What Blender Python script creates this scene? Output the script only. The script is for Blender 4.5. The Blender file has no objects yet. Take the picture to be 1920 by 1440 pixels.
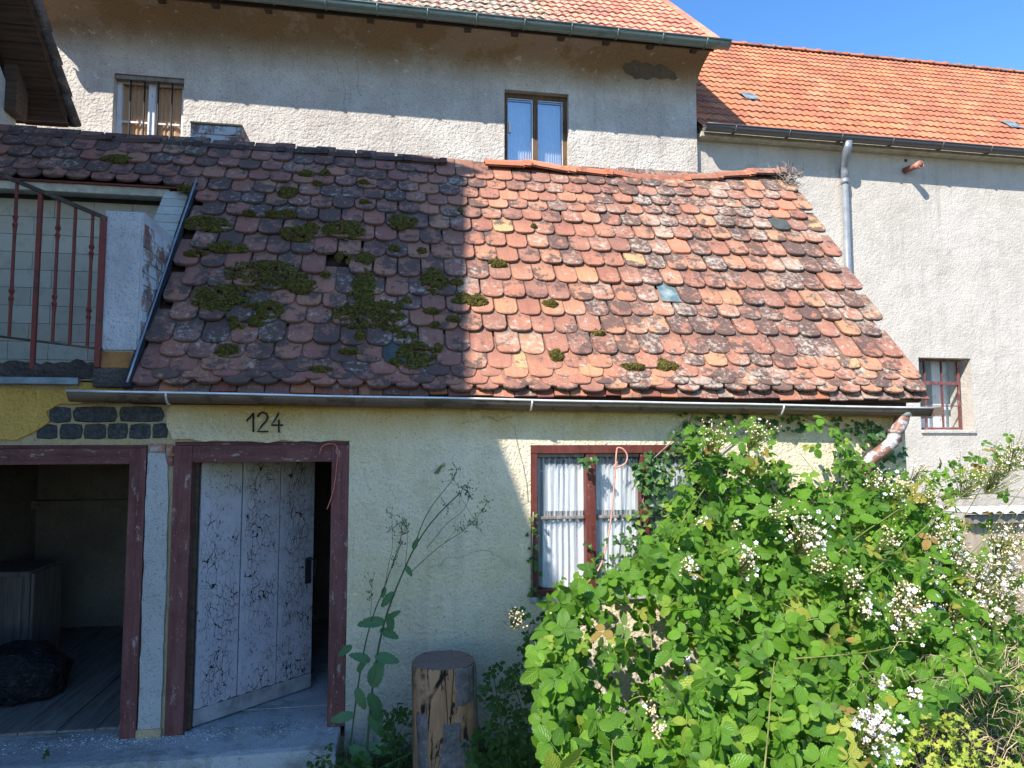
import bpy, math, random
from math import radians, sin, cos, pi, sqrt, atan2
from mathutils import Vector, Matrix, Euler, noise
R = random.Random(7)
SC = bpy.context.scene
COL = SC.collection

# ------------------------------------------------------------------ camera, sky, sun, exposure
CAM = Vector((0, -5.07, 2.15))
FPX = 1330.0
cd = bpy.data.cameras.new('camera'); cam = bpy.data.objects.new('camera', cd); COL.objects.link(cam)
cam.location = CAM
cam.rotation_euler = (radians(94.2), 0, radians(-9.5))
cd.sensor_width = 36; cd.lens = 36 * FPX / 1920; cd.clip_start = 0.05; cd.clip_end = 2000
SC.camera = cam
SUN = Vector((.275, .25, -.34)).normalized()
w = bpy.data.worlds.new('World'); SC.world = w; w.use_nodes = True
wn = w.node_tree; bg = wn.nodes['Background']
sky = wn.nodes.new('ShaderNodeTexSky'); sky.sky_type = 'NISHITA'; sky.sun_disc = False
sky.sun_elevation = radians(42.4); sky.sun_rotation = radians(227.7)
sky.altitude = 300; sky.air_density = 1.0; sky.dust_density = 0.1; sky.ozone_density = 3.0
hs = wn.nodes.new('ShaderNodeHueSaturation'); hs.inputs['Saturation'].default_value = 1.22; hs.inputs['Hue'].default_value = .503
wn.links.new(sky.outputs[0], hs.inputs['Color']); wn.links.new(hs.outputs[0], bg.inputs[0]); bg.inputs[1].default_value = 0.15
sd = bpy.data.lights.new('sun', 'SUN'); sd.energy = 4.3; sd.angle = radians(.53); sd.color = (1, .945, .87)
so = bpy.data.objects.new('sun', sd); COL.objects.link(so); so.rotation_euler = SUN.to_track_quat('-Z', 'Y').to_euler()
SC.view_settings.view_transform = 'Standard'; SC.view_settings.look = 'None'
SC.view_settings.exposure = 1.03; SC.view_settings.gamma = 1
SC.view_settings.use_curve_mapping = False

_M = Euler((radians(94.2), 0, radians(-9.5))).to_matrix()
def ray(px, py): return _M @ Vector(((px - 960) / FPX, -(py - 720) / FPX, -1))
def at(px, py, Y):                       # the point of plane y = Y seen at that place of the photograph
    d = ray(px, py); return CAM + d * ((Y - CAM.y) / d.y)
def atz(px, py, Z):
    d = ray(px, py); return CAM + d * ((Z - CAM.z) / d.z)

# ------------------------------------------------------------------ object helpers
W = {}
def tag(o, label=None, cat=None, group=None, kind=None):
    if label: o['label'] = label
    if cat: o['category'] = cat
    if group: o['group'] = group
    if kind: o['kind'] = kind
    return o
def thing(name, label, cat, loc=(0, 0, 0), group=None):
    o = bpy.data.objects.new(name, None); COL.objects.link(o); o.location = loc; o.empty_display_size = .1
    W[o.name] = Matrix.Translation(loc)
    return tag(o, label, cat, group)
def link(name, me, parent=None, M=None):
    o = bpy.data.objects.new(name, me); COL.objects.link(o)
    M = M.copy() if M is not None else Matrix.Identity(4)
    W[o.name] = M
    if parent is not None:
        o.parent = parent; o.matrix_parent_inverse = W[parent.name].inverted()
    o.matrix_basis = M
    return o
class MB:
    def __init__(s): s.v = []; s.f = []; s.r = []; s.uv = []; s.smooth = []
    def add(s, vs, fs, rnd=0.0, uvs=None, smooth=False):
        b = len(s.v); s.v += [tuple(v) for v in vs]
        for f in fs: s.f.append([b + i for i in f]); s.r.append(rnd); s.smooth.append(smooth)
        s.uv += uvs if uvs else [(0, 0)] * len(vs)
        return s
    def box(s, a, b, rnd=0.0, M=None):
        x0, y0, z0 = a; x1, y1, z1 = b
        vs = [Vector(p) for p in ((x0,y0,z0),(x1,y0,z0),(x1,y1,z0),(x0,y1,z0),(x0,y0,z1),(x1,y0,z1),(x1,y1,z1),(x0,y1,z1))]
        if M is not None: vs = [M @ v for v in vs]
        return s.add(vs, [(0,3,2,1),(4,5,6,7),(0,1,5,4),(1,2,6,5),(2,3,7,6),(3,0,4,7)], rnd)
    def tube(s, path, r, n=6, rnd=0.0, closed=False, caps=True):
        path = [Vector(p) for p in path]; m = len(path)
        rs = r if isinstance(r, (list, tuple)) else [r] * m
        vs = []; prev = None
        for i, p in enumerate(path):
            t = (path[min(i+1, m-1)] - path[max(i-1, 0)]).normalized()
            if prev is None: a = t.orthogonal().normalized()
            else:
                a = prev - t * prev.dot(t)
                a = a.normalized() if a.length > 1e-6 else t.orthogonal().normalized()
            prev = a; b = t.cross(a)
            for k in range(n):
                an = 2*pi*k/n; vs.append(p + (a*cos(an) + b*sin(an)) * rs[i])
        fs = [(i*n+k, i*n+(k+1) % n, (i+1)*n+(k+1) % n, (i+1)*n+k) for i in range(m-1) for k in range(n)]
        if caps: fs += [tuple(range(n))[::-1], tuple(range((m-1)*n, m*n))]
        return s.add(vs, fs, rnd, smooth=(n > 4))
    def prism(s, pts, fn, rnd=0.0):      # outline pts, fn(point, 0|1) -> 3D: extrude
        n = len(pts); vs = [fn(p, 0) for p in pts] + [fn(p, 1) for p in pts]
        fs = [tuple(range(n)), tuple(range(2*n-1, n-1, -1))] + [(i, i+n, (i+1) % n + n, (i+1) % n) for i in range(n)]
        return s.add(vs, fs, rnd)
    def mesh(s, name, m):
        me = bpy.data.meshes.new(name); me.from_pydata([tuple(v) for v in s.v], [], s.f)
        if m: me.materials.append(m)
        at_ = me.attributes.new('rnd', 'FLOAT', 'FACE'); at_.data.foreach_set('value', s.r)
        if any(u != (0, 0) for u in s.uv):
            ul = me.uv_layers.new(name='UVMap'); li = [0]*len(me.loops); me.loops.foreach_get('vertex_index', li)
            fl = []
            for i in li: fl += s.uv[i]
            ul.data.foreach_set('uv', fl)
        me.polygons.foreach_set('use_smooth', s.smooth)
        me.update(); return me
    def build(s, name, m, parent=None, M=None, bevel=0, fix=True):
        me = s.mesh(name, m)
        if fix and len(s.f) < 4000:
            import bmesh
            bm = bmesh.new(); bm.from_mesh(me); bmesh.ops.recalc_face_normals(bm, faces=bm.faces); bm.to_mesh(me); bm.free()
        o = link(name, me, parent, M)
        if bevel:
            b = o.modifiers.new('bevel', 'BEVEL'); b.width = bevel; b.segments = 2; b.limit_method = 'ANGLE'
        return o
def boxo(name, a, b, m, parent=None, bevel=0, M=None):
    return MB().box(a, b).build(name, m, parent, M, bevel)
def grid_wall(name, xs, zs, y0, y1, holes, m, parent=None, jit=None):
    X = sorted(set([xs[0], xs[1]] + [h[0] for h in holes] + [h[1] for h in holes])); X = [x for x in X if xs[0] <= x <= xs[1]]
    Z = sorted(set([zs[0], zs[1]] + [h[2] for h in holes] + [h[3] for h in holes])); Z = [z for z in Z if zs[0] <= z <= zs[1]]
    def solid(i, j):
        if i < 0 or j < 0 or i >= len(X)-1 or j >= len(Z)-1: return False
        cx = (X[i]+X[i+1])/2; cz = (Z[j]+Z[j+1])/2
        return not any(h[0] < cx < h[1] and h[2] < cz < h[3] for h in holes)
    idx = {}; vs = []; fs = []
    def V(i, j, k):
        if (i, j, k) not in idx: idx[(i, j, k)] = len(vs); vs.append((X[i], (y0, y1)[k], Z[j]))
        return idx[(i, j, k)]
    for i in range(len(X)-1):
        for j in range(len(Z)-1):
            if not solid(i, j): continue
            fs.append((V(i,j,0), V(i+1,j,0), V(i+1,j+1,0), V(i,j+1,0)))
            fs.append((V(i,j,1), V(i,j+1,1), V(i+1,j+1,1), V(i+1,j,1)))
            if not solid(i-1, j): fs.append((V(i,j,0), V(i,j+1,0), V(i,j+1,1), V(i,j,1)))
            if not solid(i+1, j): fs.append((V(i+1,j,0), V(i+1,j,1), V(i+1,j+1,1), V(i+1,j+1,0)))
            if not solid(i, j-1): fs.append((V(i,j,0), V(i,j,1), V(i+1,j,1), V(i+1,j,0)))
            if not solid(i, j+1): fs.append((V(i,j+1,0), V(i+1,j+1,0), V(i+1,j+1,1), V(i,j+1,1)))
    return MB().add(vs, fs).build(name, m, parent)

# ------------------------------------------------------------------ materials
class N:
    def __init__(s, name, rough=.85):
        s.m = bpy.data.materials.new(name); s.m.use_nodes = True; s.t = s.m.node_tree
        s.b = s.t.nodes['Principled BSDF']; s.b.inputs['Roughness'].default_value = rough
        s.b.inputs['Specular IOR Level'].default_value = .25
        s.pos = s.nd('ShaderNodeNewGeometry').outputs['Position']
    def nd(s, t, **k):
        n = s.t.nodes.new(t)
        for a, v in k.items(): setattr(n, a, v)
        return n
    def put(s, sock, v):
        if hasattr(v, 'links') or isinstance(v, bpy.types.NodeSocket): s.t.links.new(v, sock)
        else: sock.default_value = (*v, 1) if isinstance(v, tuple) and len(v) == 3 and sock.type == 'RGBA' else v
    def map(s, v, scale=(1,1,1), loc=(0,0,0)):
        n = s.nd('ShaderNodeMapping'); s.put(n.inputs[0], v); n.inputs['Scale'].default_value = scale; n.inputs['Location'].default_value = loc; return n.outputs[0]
    def noise(s, scale, detail=4, rough=.55, v=None, dist=0):
        n = s.nd('ShaderNodeTexNoise'); s.put(n.inputs['Vector'], v or s.pos); n.inputs['Scale'].default_value = scale
        n.inputs['Detail'].default_value = detail; n.inputs['Roughness'].default_value = rough; n.inputs['Distortion'].default_value = dist
        return n.outputs['Fac']
    def voro(s, scale, feat='F1', v=None, out='Distance'):
        n = s.nd('ShaderNodeTexVoronoi', feature=feat); s.put(n.inputs['Vector'], v or s.pos); n.inputs['Scale'].default_value = scale
        return n.outputs[out]
    def ramp(s, f, stops, interp='LINEAR'):
        n = s.nd('ShaderNodeValToRGB'); s.put(n.inputs[0], f); cr = n.color_ramp; cr.interpolation = interp
        while len(cr.elements) < len(stops): cr.elements.new(.5)
        for e, (p, c) in zip(cr.elements, stops):
            e.position = p; e.color = (*c, 1) if isinstance(c, tuple) else (c, c, c, 1)
        return n.outputs[0]
    def step(s, f, a, b):                # smooth 0..1 between a and b
        n = s.nd('ShaderNodeMapRange'); s.put(n.inputs[0], f); n.inputs[1].default_value = a; n.inputs[2].default_value = b; n.clamp = True
        return n.outputs[0]
    def mix(s, f, a, b, mode='MIX'):
        n = s.nd('ShaderNodeMix', data_type='RGBA', blend_type=mode); s.put(n.inputs[0], f); s.put(n.inputs[6], a); s.put(n.inputs[7], b); return n.outputs[2]
    def ma(s, op, a, b=0.0, c=0.0):
        n = s.nd('ShaderNodeMath', operation=op); s.put(n.inputs[0], a); s.put(n.inputs[1], b); s.put(n.inputs[2], c); return n.outputs[0]
    def xyz(s, v=None):
        n = s.nd('ShaderNodeSeparateXYZ'); s.put(n.inputs[0], v or s.pos); return n.outputs
    def obj(s): return s.nd('ShaderNodeTexCoord').outputs['Object']
    def uv(s): return s.nd('ShaderNodeTexCoord').outputs['UV']
    def rnd(s):
        a = s.nd('ShaderNodeAttribute', attribute_name='rnd').outputs['Fac']; o = s.nd('ShaderNodeObjectInfo').outputs['Random']
        return s.ma('FRACT', s.ma('ADD', a, o))
    def bump(s, h, dist=.01, strength=1.0):
        n = s.nd('ShaderNodeBump'); n.inputs['Strength'].default_value = strength; n.inputs['Distance'].default_value = dist
        s.put(n.inputs['Height'], h)
        if s.b.inputs['Normal'].links: s.t.links.new(s.b.inputs['Normal'].links[0].from_socket, n.inputs['Normal'])
        s.t.links.new(n.outputs[0], s.b.inputs['Normal'])
    def col(s, c): s.put(s.b.inputs['Base Color'], c); return s
    def done(s): return s.m

def warpv(n, amt):
    t = n.nd('ShaderNodeTexNoise'); n.put(t.inputs[0], n.pos); t.inputs['Scale'].default_value = 2.5; t.inputs['Detail'].default_value = 6
    sc_ = n.nd('ShaderNodeVectorMath', operation='SCALE'); n.put(sc_.inputs[0], t.outputs['Color']); sc_.inputs['Scale'].default_value = amt
    ad = n.nd('ShaderNodeVectorMath', operation='ADD'); n.put(ad.inputs[0], n.pos); n.put(ad.inputs[1], sc_.outputs[0]); return ad.outputs[0]
def plaster(name, a, b, grain=70, depth=.006, pits=.35, top=None, low=None, speck=(.05,.045,.04), big=None):
    streaks = top is not None or name.startswith('smooth')
    n = N(name, .95)
    c = n.mix(n.step(n.noise(1.3, 5, .6), .38, .62), a, b)
    c = n.mix(n.ma('MULTIPLY', n.step(n.noise(7, 5, .65), .5, .75), .5), c, tuple(x*.72 for x in a))
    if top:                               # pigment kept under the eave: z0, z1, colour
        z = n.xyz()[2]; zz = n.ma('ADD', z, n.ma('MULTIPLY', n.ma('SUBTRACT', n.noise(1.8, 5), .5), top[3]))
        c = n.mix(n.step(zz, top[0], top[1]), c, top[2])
    if low:
        z = n.xyz()[2]; zz = n.ma('ADD', z, n.ma('MULTIPLY', n.ma('SUBTRACT', n.noise(2.5, 5), .5), .8))
        c = n.mix(n.step(zz, low[1], low[0]), c, low[2])
    if streaks:
        c = n.mix(n.ma('MULTIPLY', n.step(n.noise(1, 5, .7, n.map(n.pos, (7, 7, .45))), .52, .72), .38), c, tuple(x*.55 for x in a))
        ck = n.voro(.75, 'DISTANCE_TO_EDGE', n.map(n.pos, (1, 1, 1)) if False else warpv(n, .35)); ckm = n.step(n.noise(.9, 3), .53, .57)
        c = n.mix(n.ma('MULTIPLY', n.ma('MULTIPLY', n.step(ck, .005, .002), ckm), 0.0 if name.startswith('smooth') else .35), c, (.08,.065,.05))
        c = n.mix(n.ma('MULTIPLY', n.step(n.noise(.55, 6, .75), .53, .56), .22), c, tuple(min(1, x*1.3) for x in a))
    g = n.noise(grain, 3, .6); g2 = n.noise(grain*.35, 3, .55); v = n.voro(grain*.6)
    c = n.mix(n.ma('MULTIPLY', n.step(g, .42, .28), .75), c, speck)
    c = n.mix(n.ma('MULTIPLY', n.step(n.noise(22, 4, .7), .58, .72), pits), c, tuple(x*.5 for x in a))
    c = n.mix(n.ma('MULTIPLY', n.step(n.noise(9, 6, .7), .62, .66), .45), c, tuple(min(1, x*1.25) for x in b))
    n.col(c)
    n.bump(n.ma('ADD', n.ma('ADD', g, n.ma('MULTIPLY', g2, 1.6)), n.ma('MULTIPLY', v, -.8)), depth, 1.0)
    n.bump(n.noise(2.2, 3), .05, .5)
    return n

M = {}
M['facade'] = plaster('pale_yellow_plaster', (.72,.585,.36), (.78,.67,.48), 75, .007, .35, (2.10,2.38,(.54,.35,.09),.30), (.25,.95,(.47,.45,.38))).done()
M['ochre'] = plaster('ochre_plaster', (.58,.34,.075), (.72,.45,.12), 70, .008, .5).done()
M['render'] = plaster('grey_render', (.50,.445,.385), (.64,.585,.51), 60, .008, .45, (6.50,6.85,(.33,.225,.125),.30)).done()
M['render2'] = plaster('smooth_grey_render', (.48,.43,.37), (.55,.505,.44), 62, .0045, .14, None, (.2,1.6,(.46,.40,.30)), (.30,.27,.22)).done()
M['render3'] = plaster('left_house_render', (.40,.38,.35), (.5,.48,.44), 60, .006, .4).done()
n = plaster('whitewash', (.44,.44,.46), (.58,.58,.60), 90, .004, .45); M['white'] = n.done()
n = plaster('pier_plaster', (.42,.41,.38), (.52,.51,.50), 90, .004, .3); M['pier'] = n.done()
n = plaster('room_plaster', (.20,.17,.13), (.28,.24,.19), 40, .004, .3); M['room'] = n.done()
n = plaster('mortar', (.50,.37,.19), (.52,.42,.26), 90, .006, .4); M['mortar'] = n.done()
n = plaster('concrete', (.50,.50,.50), (.38,.38,.38), 120, .004, .6, None, (-.1,.12,(.16,.16,.13))); n2 = n; M['concrete'] = n.done()
_c = n.b.inputs['Base Color'].links[0].from_socket; n.col(n.mix(n.ma('MULTIPLY', n.step(n.noise(3.5, 7, .75), .5, .62), .6), _c, (.17,.18,.14)))

def wood(name, a, b, flake=None, amt=.5, axis=2, rough=.7, sc=1.0):
    n = N(name, rough); s = [30*sc]*3; s[axis] = 2.2*sc
    st = n.noise(1, 6, .65, n.map(n.pos, tuple(s)))
    c = n.mix(n.step(st, .35, .65), a, b)
    if flake:
        f = n.noise(14, 6, .75, n.map(n.pos, tuple(1.6 if i != axis else .5 for i in range(3))))
        c = n.mix(n.step(f, amt, amt+.03), c, flake)
        c = n.mix(n.ma('MULTIPLY', n.step(n.noise(75, 3, .7), .64, .68), n.step(n.noise(3, 4), .45, .6)), c, tuple(min(1, v*1.4) for v in flake)); c = n.mix(n.ma('MULTIPLY', n.step(n.noise(5, 5, .7), .5, .7), .5), c, tuple(v*.45 for v in a))
    n.col(c); n.bump(st, .002, .8); return n.done()
M['redframe'] = wood('oxblood_painted_wood', (.13,.045,.042), (.21,.085,.075), (.36,.27,.24), .60)
M['redframe_x'] = wood('oxblood_painted_lintel', (.12,.042,.040), (.19,.075,.065), (.34,.25,.22), .60, 0)
M['redwin'] = wood('red_window_paint', (.10,.026,.020), (.155,.042,.032), (.34,.24,.20), .66, 2, .5)
M['brownwin'] = wood('brown_window_wood', (.10,.055,.03), (.20,.12,.06), (.05,.03,.02), .6)
M['oldwood'] = wood('grey_weathered_wood', (.16,.13,.11), (.28,.25,.22))
M['darkwood'] = wood('dark_old_wood', (.045,.03,.022), (.09,.06,.04), None, .5, 0)
M['soffit'] = wood('brown_soffit_boards', (.055,.032,.022), (.12,.07,.045), None, .5, 0)
M['floorb'] = wood('grimy_floor_boards', (.15,.13,.115), (.27,.245,.22), None, .5, 1)
M['palewood'] = wood('pale_board', (.50,.50,.48), (.62,.62,.60))
M['hutch'] = wood('sun_bleached_boards', (.30,.22,.16), (.45,.37,.30))
M['whitepaint'] = wood('old_white_paint', (.62,.63,.66), (.75,.75,.76), (.25,.20,.17), .62)

def flat(name, c, rough=.6, metal=0, var=.25, sc=12, bump=.001):
    n = N(name, rough); n.b.inputs['Metallic'].default_value = metal
    f = n.noise(sc, 5, .65)
    n.col(n.mix(n.step(f, .35, .65), tuple(x*(1-var) for x in c), tuple(min(1, x*(1+var)) for x in c))); n.bump(f, bump); return n
M['zinc'] = flat('weathered_zinc', (.42,.40,.37), .45, .6, .2).done()
def rusty(name, a, b, amt=.5, metal=.3, rough=.5):
    n = N(name, rough); n.b.inputs['Metallic'].default_value = metal
    f = n.noise(6, 7, .7, n.map(n.pos, (1,1,1.5)))
    c = n.mix(n.step(f, amt, amt+.05), a, b)
    c = n.mix(n.step(n.noise(30, 4, .7), .55, .7), c, tuple(x*.7 for x in a)); n.col(c); n.bump(f, .002); return n.done()
M['gutter'] = rusty('brown_stained_gutter', (.17,.12,.085), (.10,.065,.045), .54, .1, .55)
M['rim'] = flat('bright_gutter_rim', (.74,.73,.72), .35, .35, .12).done()
M['greengut'] = rusty('green_grey_gutter', (.17,.22,.20), (.12,.16,.15), .55, .2, .35)
M['darkgut'] = rusty('dark_patched_gutter', (.13,.125,.125), (.24,.10,.07), .64, .3, .4)
M['pipe'] = rusty('peeling_downpipe', (.27,.14,.10), (.52,.51,.52), .50, .2, .5)
M['greypipe'] = flat('grey_zinc_pipe', (.33,.35,.38), .4, .5, .15, 8).done()
M['lead'] = rusty('dark_flashing', (.035,.035,.04), (.13,.13,.14), .6, .1, .7)
M['bluegrey'] = flat('blue_grey_flashing', (.22,.27,.30), .5, .3, .25).done()
M['rail'] = rusty('rust_red_railing_paint', (.20,.05,.04), (.09,.045,.035), .55, .1, .6)
M['handrail'] = rusty('brown_handrail', (.07,.05,.04), (.14,.10,.08), .5, .2, .6)
M['iron'] = flat('black_iron', (.025,.025,.025), .6).done()
M['cord'] = flat('orange_red_cord', (.58,.16,.10), .6, 0, .25, 40).done()
M['cord2'] = flat('faded_pink_cord', (.60,.30,.22), .6, 0, .2, 40).done()
nb_ = flat('black_plastic', (.018,.018,.02), .35, 0, .3); nb_.bump(nb_.noise(14, 4, .6, dist=1.5), .05); M['bag'] = nb_.done()
M['cobweb'] = flat('cobweb', (.55,.55,.55), .9).done()
n = N('brick_red', .9); r_ = n.rnd()
n.col(n.mix(n.step(n.noise(9, 5, .7), .5, .6), n.ramp(r_, [(0,(.30,.09,.06)),(1,(.42,.16,.10))]), (.5,.45,.42))); n.bump(n.noise(60,4), .004); M['brick'] = n.done()
n = N('limewashed_brick', .9); r_ = n.rnd()
f = n.noise(6, 6, .7)
n.col(n.mix(n.step(f, .47, .53), n.ramp(r_, [(0,(.24,.11,.09)),(.5,(.17,.13,.13)),(1,(.30,.21,.17))]), n.mix(n.noise(3), (.42,.46,.52), (.58,.60,.62)))); n.bump(f, .01); n.bump(n.noise(60,4), .004); M['limebrick'] = n.done()
n = N('dark_slag_stone', .85); r_ = n.rnd()
f = n.noise(45, 5, .75)
c = n.mix(n.step(f, .4, .65), (.035,.038,.036), (.13,.135,.13)); c = n.mix(n.ma('MULTIPLY', r_, .5), c, (.06,.062,.06))
n.col(c); n.bump(f, .012); n.bump(n.noise(14,3), .02); M['stone'] = n.done()
n = N('glazed_wall_tile', .25); r_ = n.rnd(); n.b.inputs['Specular IOR Level'].default_value = .5
c = n.ramp(r_, [(0,(.46,.41,.31)),(1,(.56,.51,.41))]); c = n.mix(n.step(n.noise(12,5,.7), .5, .8), c, (.33,.30,.24)); n.col(c); M['walltile'] = n.done()
M['grout'] = flat('dark_grout', (.05,.045,.04), .9).done()
M['cream'] = flat('cream_trim', (.50,.46,.36), .6).done()

# glass: a real pane, mostly clear with a mirror of the sky
def glass(name, refl=.18, tint=(.96,.98,.99), blend=.08):
    m = bpy.data.materials.new(name); m.use_nodes = True; t = m.node_tree; t.nodes.clear()
    o = t.nodes.new('ShaderNodeOutputMaterial'); mx = t.nodes.new('ShaderNodeMixShader'); a = t.nodes.new('ShaderNodeBsdfTransparent'); g = t.nodes.new('ShaderNodeBsdfGlossy')
    a.inputs[0].default_value = (*tint, 1); g.inputs['Roughness'].default_value = .03
    lw = t.nodes.new('ShaderNodeLayerWeight'); lw.inputs[0].default_value = blend
    ad = t.nodes.new('ShaderNodeMath'); ad.operation = 'ADD'; ad.inputs[1].default_value = refl; ad.use_clamp = True
    t.links.new(lw.outputs['Fresnel'], ad.inputs[0]); t.links.new(ad.outputs[0], mx.inputs[0]); t.links.new(a.outputs[0], mx.inputs[1]); t.links.new(g.outputs[0], mx.inputs[2])
    t.links.new(mx.outputs[0], o.inputs[0]); return m
M['glass'] = glass('window_glass', .04); M['glass2'] = glass('dusty_window_glass', .02); M['skyglass'] = glass('sky_mirroring_glass', .42)
def cloth(name, c, tr=.3):
    n = N(name, .9)
    n.col(n.mix(n.step(n.noise(20,5), .3, .7), tuple(x*.85 for x in c), c))
    n.b.inputs['Transmission Weight'].default_value = 0
    d = n.nd('ShaderNodeBsdfTranslucent'); d.inputs[0].default_value = (*c, 1); mx = n.nd('ShaderNodeMixShader'); mx.inputs[0].default_value = tr
    out = n.t.nodes['Material Output']; n.t.links.new(n.b.outputs[0], mx.inputs[1]); n.t.links.new(d.outputs[0], mx.inputs[2]); n.t.links.new(mx.outputs[0], out.inputs[0]); return n.done()
M['curtain'] = cloth('white_net_curtain', (.82,.83,.84), .2)
def net():
    n = N('sheer_net', .9); n.col((.8,.8,.8)); t = n.nd('ShaderNodeBsdfTransparent'); mx = n.nd('ShaderNodeMixShader')
    w_ = n.noise(1, 2, .5, n.map(n.pos, (70, 70, 1))); n.t.links.new(n.ma('ADD', .12, n.ma('MULTIPLY', n.step(w_, .35, .65), .38)), mx.inputs[0]); out = n.t.nodes['Material Output']
    n.t.links.new(t.outputs[0], mx.inputs[1]); n.t.links.new(n.b.outputs[0], mx.inputs[2]); n.t.links.new(mx.outputs[0], out.inputs[0]); return n.done()
M['net'] = net()
M['tancurtain'] = cloth('tan_curtain', (.70,.42,.24), .2)

# old flat clay tiles
def clay(name, stops, lich, dark, white_x=None, streak=True):
    n = N(name, .9); r_ = n.rnd(); x, y, z = n.xyz()
    c = n.ramp(r_, stops, 'CONSTANT')
    if streak: c = n.mix(n.step(n.noise(6, 5, .65), .3, .7), n.mix(.35, c, (.22,.10,.07)), n.mix(.35, c, (.56,.27,.15)))
    if streak: c = n.mix(n.ma('MULTIPLY', n.step(x, .9, 0), .42), c, (.26,.095,.085))  # shade of the left half painted into the tile colour
    r2 = n.ma('FRACT', n.ma('MULTIPLY', r_, 17.3))
    c = n.mix(n.ma('MULTIPLY', r2, .25), c, (.20,.10,.07))
    if streak:
        st = n.noise(1, 3, .6, n.map(n.pos, (110, 4, 4)))
        c = n.mix(n.ma('MULTIPLY', n.step(st, .5, .7), .35), c, (.12,.06,.045))
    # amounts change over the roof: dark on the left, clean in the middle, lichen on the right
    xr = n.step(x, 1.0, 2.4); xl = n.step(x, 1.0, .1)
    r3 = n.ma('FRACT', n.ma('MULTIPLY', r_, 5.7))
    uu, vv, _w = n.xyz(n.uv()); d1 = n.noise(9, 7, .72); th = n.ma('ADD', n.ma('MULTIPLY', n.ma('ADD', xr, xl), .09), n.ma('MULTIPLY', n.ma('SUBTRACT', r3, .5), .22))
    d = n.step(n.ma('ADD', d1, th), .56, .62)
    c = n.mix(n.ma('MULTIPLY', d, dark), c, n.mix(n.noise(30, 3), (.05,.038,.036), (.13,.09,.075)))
    l1 = n.noise(26, 6, .7); l2 = n.noise(3.0, 3); th2 = n.ma('ADD', n.ma('MULTIPLY', xr, .075), n.ma('MULTIPLY', n.ma('SUBTRACT', r2, .5), .12))
    l = n.step(n.ma('ADD', n.ma('ADD', l1, n.ma('MULTIPLY', n.ma('SUBTRACT', l2, .5), .45)), th2), .59, .70)
    c = n.mix(n.ma('MULTIPLY', l, lich), c, n.mix(n.step(n.noise(14, 4, .7), .4, .6), (.47,.42,.34), (.33,.25,.19)))
    s = n.step(n.voro(38), .2, .12); sm = n.step(n.noise(5, 3), .52, .6)
    c = n.mix(n.ma('MULTIPLY', n.ma('MULTIPLY', s, sm), .7), c, (.46,.46,.46))
    if streak:                           # weathered sooty rim, also painting the shadow arc below each row, by tile uv
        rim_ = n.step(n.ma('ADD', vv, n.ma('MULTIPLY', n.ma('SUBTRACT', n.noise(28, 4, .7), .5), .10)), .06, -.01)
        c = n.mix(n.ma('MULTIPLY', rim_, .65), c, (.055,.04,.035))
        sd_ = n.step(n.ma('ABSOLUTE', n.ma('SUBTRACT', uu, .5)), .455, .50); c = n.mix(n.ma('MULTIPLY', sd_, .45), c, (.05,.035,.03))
        c = n.mix(n.ma('MULTIPLY', n.step(n.ma('ADD', vv, n.ma('MULTIPLY', n.noise(12, 4), .3)), .52, .85), .4), c, (.12,.075,.06))  # upper part darkened as shade of the overlapping tile, with dirt
    n.col(c); n.bump(l1, .003, .8); n.bump(d1, .004, .6); return n.done()
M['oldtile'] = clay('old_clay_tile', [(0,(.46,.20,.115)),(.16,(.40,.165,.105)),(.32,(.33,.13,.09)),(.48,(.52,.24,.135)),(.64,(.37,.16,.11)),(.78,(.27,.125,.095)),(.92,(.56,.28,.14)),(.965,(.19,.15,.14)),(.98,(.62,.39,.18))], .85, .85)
M['orangetile'] = clay('orange_interlocking_tile', [(0,(.52,.185,.085)),(.3,(.56,.21,.10)),(.6,(.48,.16,.08)),(.85,(.59,.24,.12))], .10, .30, streak=False)
def maintile():
    n = N('orange_mossy_tile', .9); r_ = n.rnd(); x, y, z = n.xyz()
    c = n.ramp(r_, [(0,(.58,.25,.16)),(.3,(.50,.20,.13)),(.6,(.63,.29,.18)),(.85,(.44,.17,.12))], 'CONSTANT')
    lf = n.step(x, 3.0, 1.2); th = n.ma('MULTIPLY', lf, .15)
    d = n.step(n.ma('ADD', n.noise(7, 6, .75), th), .60, .66); c = n.mix(d, c, n.mix(n.noise(20), (.10,.06,.03), (.10,.12,.03)))
    l = n.step(n.ma('ADD', n.noise(18, 6, .75), n.ma('MULTIPLY', lf, .11)), .59, .63); c = n.mix(n.ma('MULTIPLY', l, .8), c, (.62,.55,.48))
    n.col(c); n.bump(n.noise(30,4), .004); return n.done()
M['maintile'] = maintile(); M['plaintile'] = clay('eave_undertile', [(0,(.38,.15,.085)),(.3,(.25,.085,.06)),(.6,(.43,.18,.10)),(.85,(.20,.09,.07))], .6, .7, streak=False)
M['ridge'] = clay('ridge_clay', [(0,(.50,.17,.09)),(.5,(.42,.14,.08)),(.8,(.58,.22,.12))], .4, .5, streak=False)
M['moss'] = None
n = N('moss', 1.0); f = n.noise(35, 4, .7)
n.col(n.mix(n.step(f, .35, .65), (.055,.045,.012), (.17,.145,.03))); n.bump(f, .02); M['moss'] = n.done()

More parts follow.
